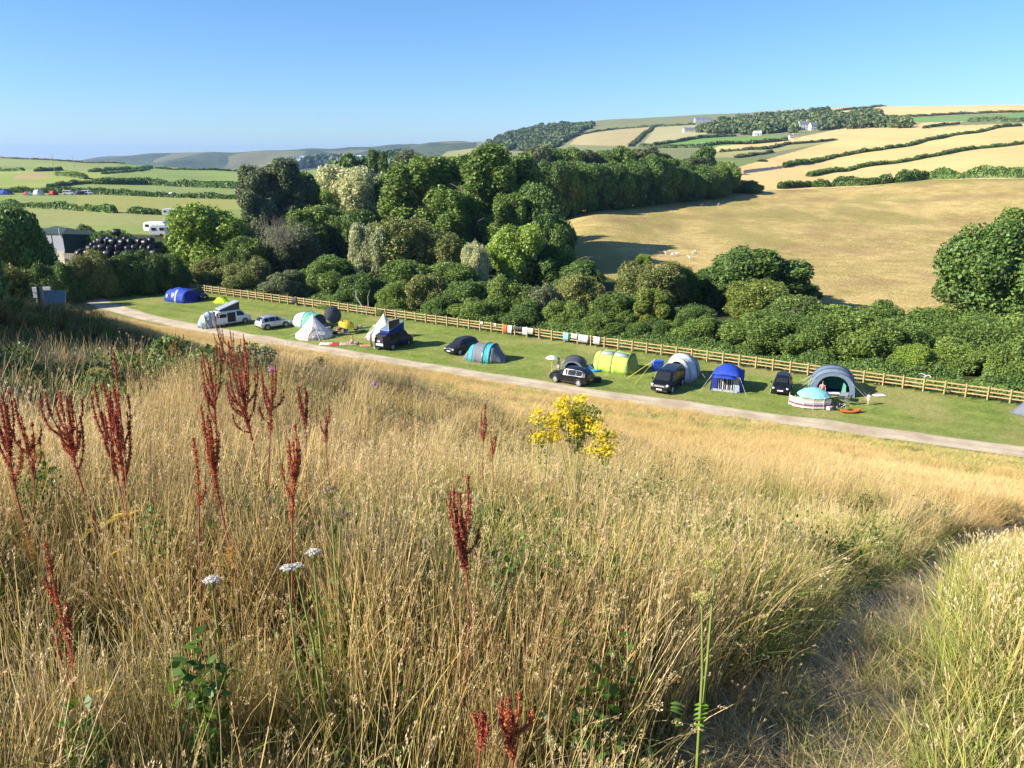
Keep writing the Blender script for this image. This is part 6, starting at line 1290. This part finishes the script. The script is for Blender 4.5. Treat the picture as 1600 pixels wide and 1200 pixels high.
# ------------------------------------------------------------------ docks, ragwort, umbels in the near grass
M_DOCK = foliage_mat('dock_seed', (.27,.045,.025), (.50,.13,.065), .2, 6, .75, rnd=.3); M_DOCKO = foliage_mat('dock_seed_rust', (.36,.08,.03), (.54,.17,.06), .2, 6, .75, rnd=.3); M_DOCKB = foliage_mat('dock_seed_brown', (.26,.06,.03), (.44,.14,.07), .2, 6, .75, rnd=.3)
M_DSTEM = mat('dock_stem',(.30,.09,.05),.7,.3,20); M_DLEAF = foliage_mat('dock_leaf', (.28,.25,.03), (.50,.22,.05), .35, 5, .5); M_YLEAF = foliage_mat('yellow_leaf',(.60,.42,.03),(.70,.50,.08),.35,5,.5)
M_RAG = foliage_mat('ragwort_flower', (.75,.56,.01), (.85,.68,.02), .2, 9, .7); M_UMB = foliage_mat('umbel_flower', (.72,.70,.62), (.82,.80,.74), .25, 9, .7); M_UMBY = foliage_mat('yellow_umbel', (.45,.42,.12), (.60,.52,.2), .25, 9, .7)
M_GSTEM = mat('green_stem',(.22,.26,.06),.6,.25,20); M_PURP = foliage_mat('purple_flower',(.35,.16,.38),(.5,.3,.55),.25,9,.7)
def curve_leaf(mb, base, d, L, w, droop=.5):
    d = Vector(d).normalized(); s = d.cross(Vector((0,0,1))).normalized(); rr_ = []
    for i in range(8):
        u = i/7; c = Vector(base)+d*L*u+Vector((0,0,L*(.25*u-droop*u*u))); ww = w*math.sin(PI*min(1,.06+u*.94))**.8*(1+.15*math.sin(i*2.3)); rr_.append([c-s*ww+Vector((0,0,.15*ww)), c, c+s*ww+Vector((0,0,.15*ww))])
    mb.sheet(rr_)
def dock(label, px, ytop, Y, hred, nbr, m, spread=.16, lean=0., seed=0, leaves=3, hmax=1.6):
    rs = random.Random(seed); p = PX(px,ytop,Y); z0 = h1(p.x-lean,Y); hg = min(hmax, max(.35,p.z-z0)); root = thing('dock_plant', label, 'plant', (p.x-lean,Y,z0), 0, 'red seeding docks')
    def spine(u): return Vector((lean*u*u+.02*math.sin(u*5+seed), .02*math.cos(u*4+seed), hg*u))
    MB().tube([spine(u) for u in np.linspace(-.05,1,9)], [.007*(1-.7*u) for u in np.linspace(0,1,9)], 6).build('stem', M_DSTEM, root)
    nbr = int(nbr*1.35+.5)
    for b in range(nbr+1):
        if b == 0: line = [spine(1-hred/hg*(1-t)) for t in np.linspace(0,1,12)]; rad = .013
        else:
            u0 = 1-hred/hg*rs.uniform(.45,.98); a = rs.uniform(0,2*PI); spread_k = .85; ln = hred*rs.uniform(.25,.75); s0 = spine(max(.1,u0)); sp_ = spread*spread_k*rs.uniform(.4,1.1)
            line = [s0+Vector((math.cos(a)*sp_*(1-(1-t)**3)*.8, math.sin(a)*sp_*(1-(1-t)**3)*.8, ln*t)) for t in np.linspace(0,1,10)]; rad = .010
            MB().tube(line, .0028, 4).build('side_stem', M_DSTEM, root)
        Lp = np.array([tuple(q) for q in line]); seg = len(Lp); tot = float(np.linalg.norm(np.diff(Lp,axis=0),axis=1).sum()); n = int(tot*2300)
        nw = max(5,int(tot/.024)); wv = (rng.integers(0,nw,n)+.5+rng.normal(0,.21,n))/nw; t = np.clip(wv,0,1)
        C0 = np.stack([np.interp(t,np.linspace(0,1,seg),Lp[:,k]) for k in range(3)],-1); D0 = rng.normal(size=(n,3)); D0 /= np.linalg.norm(D0,axis=1)[:,None]; wf = rng.uniform(.35,1.35,nw+1)*(rng.random(nw+1)>.1); ww_ = wf[np.clip((t*nw).astype(int),0,nw)]
        ok_ = ww_ > 0; C0 = C0[ok_]; D0 = D0[ok_]; t = t[ok_]; ww_ = ww_[ok_]; n = len(t)
        rr_ = rad*((1.1-.6*t)*ww_)[:,None]*rng.uniform(.4,1.3,(n,1)); V,Fq,tn = leafquads(C0+D0*rr_, D0, .0042)
        link('seed_head', npmesh('seed_head', V, Fq, m, tone=tn), root)
    for k in range(leaves):
        mb = MB(); a = rs.uniform(0,2*PI); curve_leaf(mb, spine(rs.uniform(.18,.5)), (math.cos(a),math.sin(a),.1), rs.uniform(.08,.15), rs.uniform(.012,.024), rs.uniform(.3,.9)); me_ = mb.build('leaf', M_YLEAF if rs.random()<.3 else M_DLEAF, root, smooth=True).data
        at_ = me_.color_attributes.new('tone','FLOAT_COLOR','POINT'); at_.data.foreach_set('color', [1.]*4*len(me_.vertices))
    return root
DK = [(12,633,3.3,.42,7,M_DOCK,.10,.02,4,'deep red dock at the left edge of the picture'),(30,650,3.5,.34,5,M_DOCK,.09,.03,2,'smaller red dock right against the one at the left edge'),
 (96,612,3.5,.42,10,M_DOCK,.13,-.06,5,'leaning red dock clump, second from the left edge'),(155,598,3.35,.50,8,M_DOCK,.10,-.04,5,'tall upright red dock with wide yellow green leaves'),(178,610,3.5,.46,7,M_DOCK,.10,.05,3,'red dock close against the tall one with wide leaves'),
 (318,560,4.6,.5,8,M_DOCK,.10,-.02,2,'slim dark red dock standing behind the bright orange red one'),(332,645,3.1,.42,6,M_DOCKO,.07,.0,3,'bright orange red dock with several upright spikes'),(293,685,3.0,.32,1,M_DOCKO,.05,.01,1,'single thin orange red spike left of the bright one'),
 (375,550,4.4,.55,10,M_DOCK,.14,-.03,2,'tall red dock with many spikes behind the leaning ones'),(418,578,4.3,.40,7,M_DOCK,.12,.05,2,'red dock touching the right side of the tall many spiked one'),(478,688,2.9,.34,5,M_DOCKO,.05,.16,0,'orange red dock leaning strongly to the right'),
 (471,605,4.6,.34,3,M_DOCKB,.05,.0,1,'thin dark dock spike alone in pale grass'),(345,512,11.0,.62,9,M_DOCKB,.22,0,0,'far brownish red dock clump poking above the crest'),(362,520,11.3,.5,8,M_DOCKB,.25,.05,0,'brown dock clump beside the one poking above the crest'),
 (392,540,11.0,.42,6,M_DOCKB,.2,.2,0,'leaning brown dock on the right of the crest clump'),(272,522,11.8,.4,6,M_DOCK,.2,0,0,'small red dock low on the crest beside dark leaves'),
 (720,765,2.55,.36,10,M_DOCKB,.085,0,0,'dark rust red branched dock alone in the middle of the meadow'),(757,632,5.6,.3,2,M_DOCK,.05,0,0,'little red dock spike left of the yellow ragwort'),(768,672,5.3,.22,2,M_DOCKO,.05,.02,0,'tiny orange dock spike under the little red one'),
 (752,1118,1.55,.10,3,M_DOCK,.04,-.02,0,'small crimson dock at the bottom of the picture, left of its taller neighbour'),(795,1085,1.6,.2,6,M_DOCKO,.07,.02,0,'rusty red dock tangled in bent grass at the bottom of the picture'),(510,640,5.0,.26,2,M_DOCKB,.05,0,0,'faint brown dock spike right of the leaning red ones'),(68,900,2.2,.5,2,M_DOCKO,.05,-.02,2,'orange brown dock stem low at the left among green weeds')]
for i, d in enumerate(DK): dock(d[9], d[0], d[1], d[2], d[3], d[4], d[5], d[6], d[7], seed=i*3+1, leaves=d[8])
# ragwort
M_RLEAF = foliage_mat('ragwort_leaf',(.12,.20,.03),(.26,.34,.06),.35,5,.5)
def ragwort(label, px, ytop, Y, wpx, seed, hh=.9, nf=16):
    rs = random.Random(seed); p = PX(px,ytop,Y); z0 = h1(p.x,Y); hg = max(.3,p.z-z0); W_ = wpx*Y/FP/2.3; root = thing('ragwort', label, 'plant', (p.x,Y,z0), 0, 'yellow ragwort in the meadow')
    mb = MB(); fl = []
    for k in range(nf):
        a = rs.uniform(0,2*PI); q = W_*math.sqrt(rs.random()); e = Vector((math.cos(a)*q, math.sin(a)*q*.7, hg-.55*(q/W_)**1.4*W_-.26*rs.random())); mb.tube([(0,0,hg*.2),(e.x*.35,e.y*.35,hg*.55),(e.x,e.y,e.z)],[.0022,.0018,.0015],4); fl.append(e)
    mb.build('stem', mat('dry_stem',(.42,.36,.14),.8,.3,20), root)
    for e in fl:
        n = 130; D0 = rng.normal(size=(n,3)); P0 = np.array(e)+D0*np.array((.026,.026,.015)); V,Fq,tn = leafquads(P0, D0*.3+np.array((0,0,1.)), .0075, .6); link('blossom', npmesh('blossom',V,Fq,M_RAG,tone=tn), root)
    n = int(1500*W_/.2*(1 if nf > 12 else .25)); u = rng.random(n)**.6; ra_ = W_*(.25+.75*u)*np.sqrt(rng.random(n)); ta_ = rng.random(n)*6.283; P0 = np.stack([np.cos(ta_)*ra_, np.sin(ta_)*ra_*.7, hg-.46+(.40-.4*ra_*ra_/W_)*u],-1); V,Fq,tn = leafquads(P0, rng.normal(size=(n,3)), .011); link('foliage', npmesh('foliage',V,Fq,M_RLEAF,tone=tn), root); return root
ragwort('big bright yellow ragwort bush in the middle of the meadow', 903, 616, 5.4, 94, 1, nf=30)
ragwort('smaller yellow ragwort just left of the big bush', 848, 638, 4.8, 42, 2, nf=8); ragwort('yellow ragwort heads low at the right of the big bush', 942, 655, 4.5, 40, 3, nf=8)
ragwort('distant low yellow ragwort patch by the crest near the bell tents', 497, 553, 15, 55, 4, nf=9)
def umbel(label, px, ytop, Y, r, m, seed, tilt=.2, stemm=None, heads_=1, cat='flower'):
    rs = random.Random(seed); p = PX(px,ytop,Y); z0 = h1(p.x,Y); hg = max(.3,p.z-z0); root = thing('umbel_flower', label, cat, (p.x,Y,z0))
    for hix in range(heads_):
        off = Vector((rs.uniform(-.12,.12),rs.uniform(-.05,.05),-rs.uniform(.0,.15))) if hix else Vector((0,0,0)); top = Vector((0,0,hg))+off
        mb = MB(); mb.tube([(0,0,-.05),(off.x*.4,off.y*.4,hg*.6),tuple(top-Vector((0,0,.04)))],[.006,.005,.003],6)
        C0 = []
        for k in range(17):
            a = k*2.4; q = r*math.sqrt(k/17); e = top+Vector((math.cos(a)*q, math.sin(a)*q-tilt*0, .25*r-.5*q*q/r-tilt*math.sin(a)*q)); mb.tube([top-Vector((0,0,.04)), e], .0012, 4); C0.append(tuple(e))
        mb.build('stem', stemm or M_GSTEM, root); n = 700; C0 = np.array(C0); P0 = C0[rng.integers(0,17,n)]+rng.normal(0,1,(n,3))*np.array((.13,.13,.06))*r; V,Fq,tn = leafquads(P0, np.tile([0,-.3,1.],(n,1)), .0026); link('blossom', npmesh('blossom',V,Fq,m,tone=tn), root)
    return root
umbel('white umbel flower, leftmost of the three near ones', 330, 905, 2.15, .025, M_UMB, 1); umbel('white umbel flower, middle one of the three near ones', 449, 886, 2.25, .023, M_UMB, 2); umbel('white umbel flowers, uppermost of the near ones, facing up', 489, 862, 2.35, .024, M_UMB, 3, heads_=2)
umbel('dry brownish umbel right of the red docks', 515, 765, 2.9, .04, foliage_mat('dry_umbel',(.30,.22,.14),(.42,.32,.2),.2,9,.8), 5, heads_=2)
umbel('pale yellow green umbel above the deep green weeds on the left', 152, 578, 5.2, .07, M_UMBY, 6)
hog = umbel('tall hogweed with straw yellow umbels and bright green lower leaves', 1118, 880, 2.2, .036, M_UMBY, 7, heads_=2, cat='plant')
me_v=[]
P0=[];
for s in (-1,1):
    for k in range(5):
        mb = MB(); curve_leaf(mb, (s*.02-.05,0,.40+.02*k), (s*(.6+.2*k),random.uniform(-.8,.2),.5), .05, .009, .3); o_ = mb.build('leaf', foliage_mat('hog_leaf',(.16,.34,.03),(.26,.46,.05),.4,5,.45) if k==0 and s==-1 else bpy.data.materials['hog_leaf'], hog, smooth=True); at_ = o_.data.color_attributes.new('tone','FLOAT_COLOR','POINT'); at_.data.foreach_set('color', [1.]*4*len(o_.data.vertices))
# broad dark weeds among the docks and along the crest
def weedplant(label, px, ytop, Y, w, n, ls, m=G_WEED):
    p = PX(px,ytop,Y); z0 = h1(p.x,Y); hg = max(.3,p.z-z0); root = thing('leafy_weed', label, 'plant', (p.x,Y,z0)); mb = MB()
    for k in range(6): a=k*1.05; mb.tube([(0,0,-.05),(math.cos(a)*w*.5,math.sin(a)*w*.5,hg*random.uniform(.75,1))],[.008,.003],5)
    mb.build('stem', M_GSTEM, root); u = rng.random(n); ang = rng.random(n)*6.28; q = w*np.sqrt(rng.random(n))*(.4+.6*u); P0 = np.stack([np.cos(ang)*q, np.sin(ang)*q, hg*(.1+.9*u*(1-.25*(q/w)**2))],-1); V,Fq,tn = leafquads(P0, np.stack([np.cos(ang)*.5,np.sin(ang)*.5,np.ones(n)],-1), ls); link('foliage', npmesh('foliage',V,Fq,m,tone=tn), root); return root
weedplant('dark green nettles at the far left between two red docks', 45, 690, 3.6, .12, 700, .014); weedplant('green nettles right of the tall dock with wide leaves', 235, 790, 3.2, .10, 500, .013); weedplant('dark leafy weed on the crest left of the small red dock', 262, 522, 12.2, .35, 900, .045, M_DEEP)
weedplant('dark thistle on the crest beside the brown dock clump', 322, 540, 11.8, .4, 800, .04, M_DEEP); weedplant('broad leaved green weed deep in the grass at the lower left', 300, 985, 2.1, .10, 150, .024); weedplant('bright green weed low in the grass, lower left corner', 120, 1090, 1.85, .07, 120, .018)
weedplant('grey green bush of weeds on the crest behind the tall docks', 390, 535, 12.5, .45, 900, .04, M_DUSTY)
for px_,py_,Y_,lb in ((425,578,4.6,'tiny purple thistle flower beside the red dock clump'),(584,600,6.5,'tiny purple flower in pale grass below the silver car'),(590,1200,0,'')):
    if not Y_: continue
    p = PX(px_,py_,Y_); z0 = h1(p.x,Y_); g = thing('thistle_flower', lb, 'flower', (p.x,Y_,z0)); MB().tube([(0,0,0),(0,0,p.z-z0)],.003,5).build('stem', M_GSTEM, g); n=90; D0=rng.normal(size=(n,3)); V,Fq,tn = leafquads(D0*.009+np.array((0,0,p.z-z0)), D0, .008); link('blossom', npmesh('blossom',V,Fq,M_PURP,tone=tn), g)
# ------------------------------------------------------------------ light, sky, air, camera
w = bpy.data.worlds.new('World'); bpy.context.scene.world = w; w.use_nodes = True; nt = w.node_tree; N = nt.nodes; L = nt.links
sk = N.new('ShaderNodeTexSky'); sk.sky_type = 'NISHITA'; sk.sun_disc = False; sk.sun_elevation = math.radians(SUN_EL); sk.sun_rotation = math.atan2(SUN_DIR.x, SUN_DIR.y); sk.air_density = 1.0; sk.dust_density = .1; sk.ozone_density = 9.5
L.new(sk.outputs[0], N['Background'].inputs[0]); N['Background'].inputs[1].default_value = .084
sl = bpy.data.lights.new('sun','SUN'); sl.energy = 5.0; sl.angle = math.radians(.53); sl.color = (1,.93,.80); so = bpy.data.objects.new('sun', sl); C.objects.link(so)
sv = Vector((SUN_DIR.x*math.cos(math.radians(SUN_EL)), SUN_DIR.y*math.cos(math.radians(SUN_EL)), math.sin(math.radians(SUN_EL)))); so.rotation_euler = sv.to_track_quat('Z','Y').to_euler()
if HAZE:
    m = bpy.data.materials.new('haze_air'); m.use_nodes = True; nt = m.node_tree; nt.nodes.remove(nt.nodes['Principled BSDF']); pv = nt.nodes.new('ShaderNodeVolumePrincipled'); pv.inputs['Color'].default_value = (.36,.60,1,1); pv.inputs['Density'].default_value = HAZE; pv.inputs['Anisotropy'].default_value = .2
    nt.links.new(pv.outputs[0], nt.nodes['Material Output'].inputs['Volume']); hz = MB().box((0,0,0),(1,1,1)).build('haze', m); hz.scale = (44000, 19000, 300); hz.location = (0, 4000, 5); tag(hz, kind='stuff')
cam = bpy.data.cameras.new('camera'); cam.sensor_width = 36; cam.lens = 36*FP/1600; cam.clip_start = .05; cam.clip_end = 30000
co = bpy.data.objects.new('camera', cam); C.objects.link(co); co.location = (0,0,0); co.rotation_euler = (PI/2-TH,0,0); bpy.context.scene.camera = co
sc = bpy.context.scene; sc.view_settings.view_transform = 'Standard'; sc.view_settings.look = 'None'; sc.view_settings.gamma = 1; sc.view_settings.exposure = EXPO
sc.cycles.max_bounces = 6; sc.cycles.diffuse_bounces = 3; sc.cycles.glossy_bounces = 2; sc.cycles.transmission_bounces = 4; sc.cycles.transparent_max_bounces = 4; sc.cycles.use_adaptive_sampling = True; sc.cycles.adaptive_threshold = .02
sc.cycles.use_denoising = DENOISE
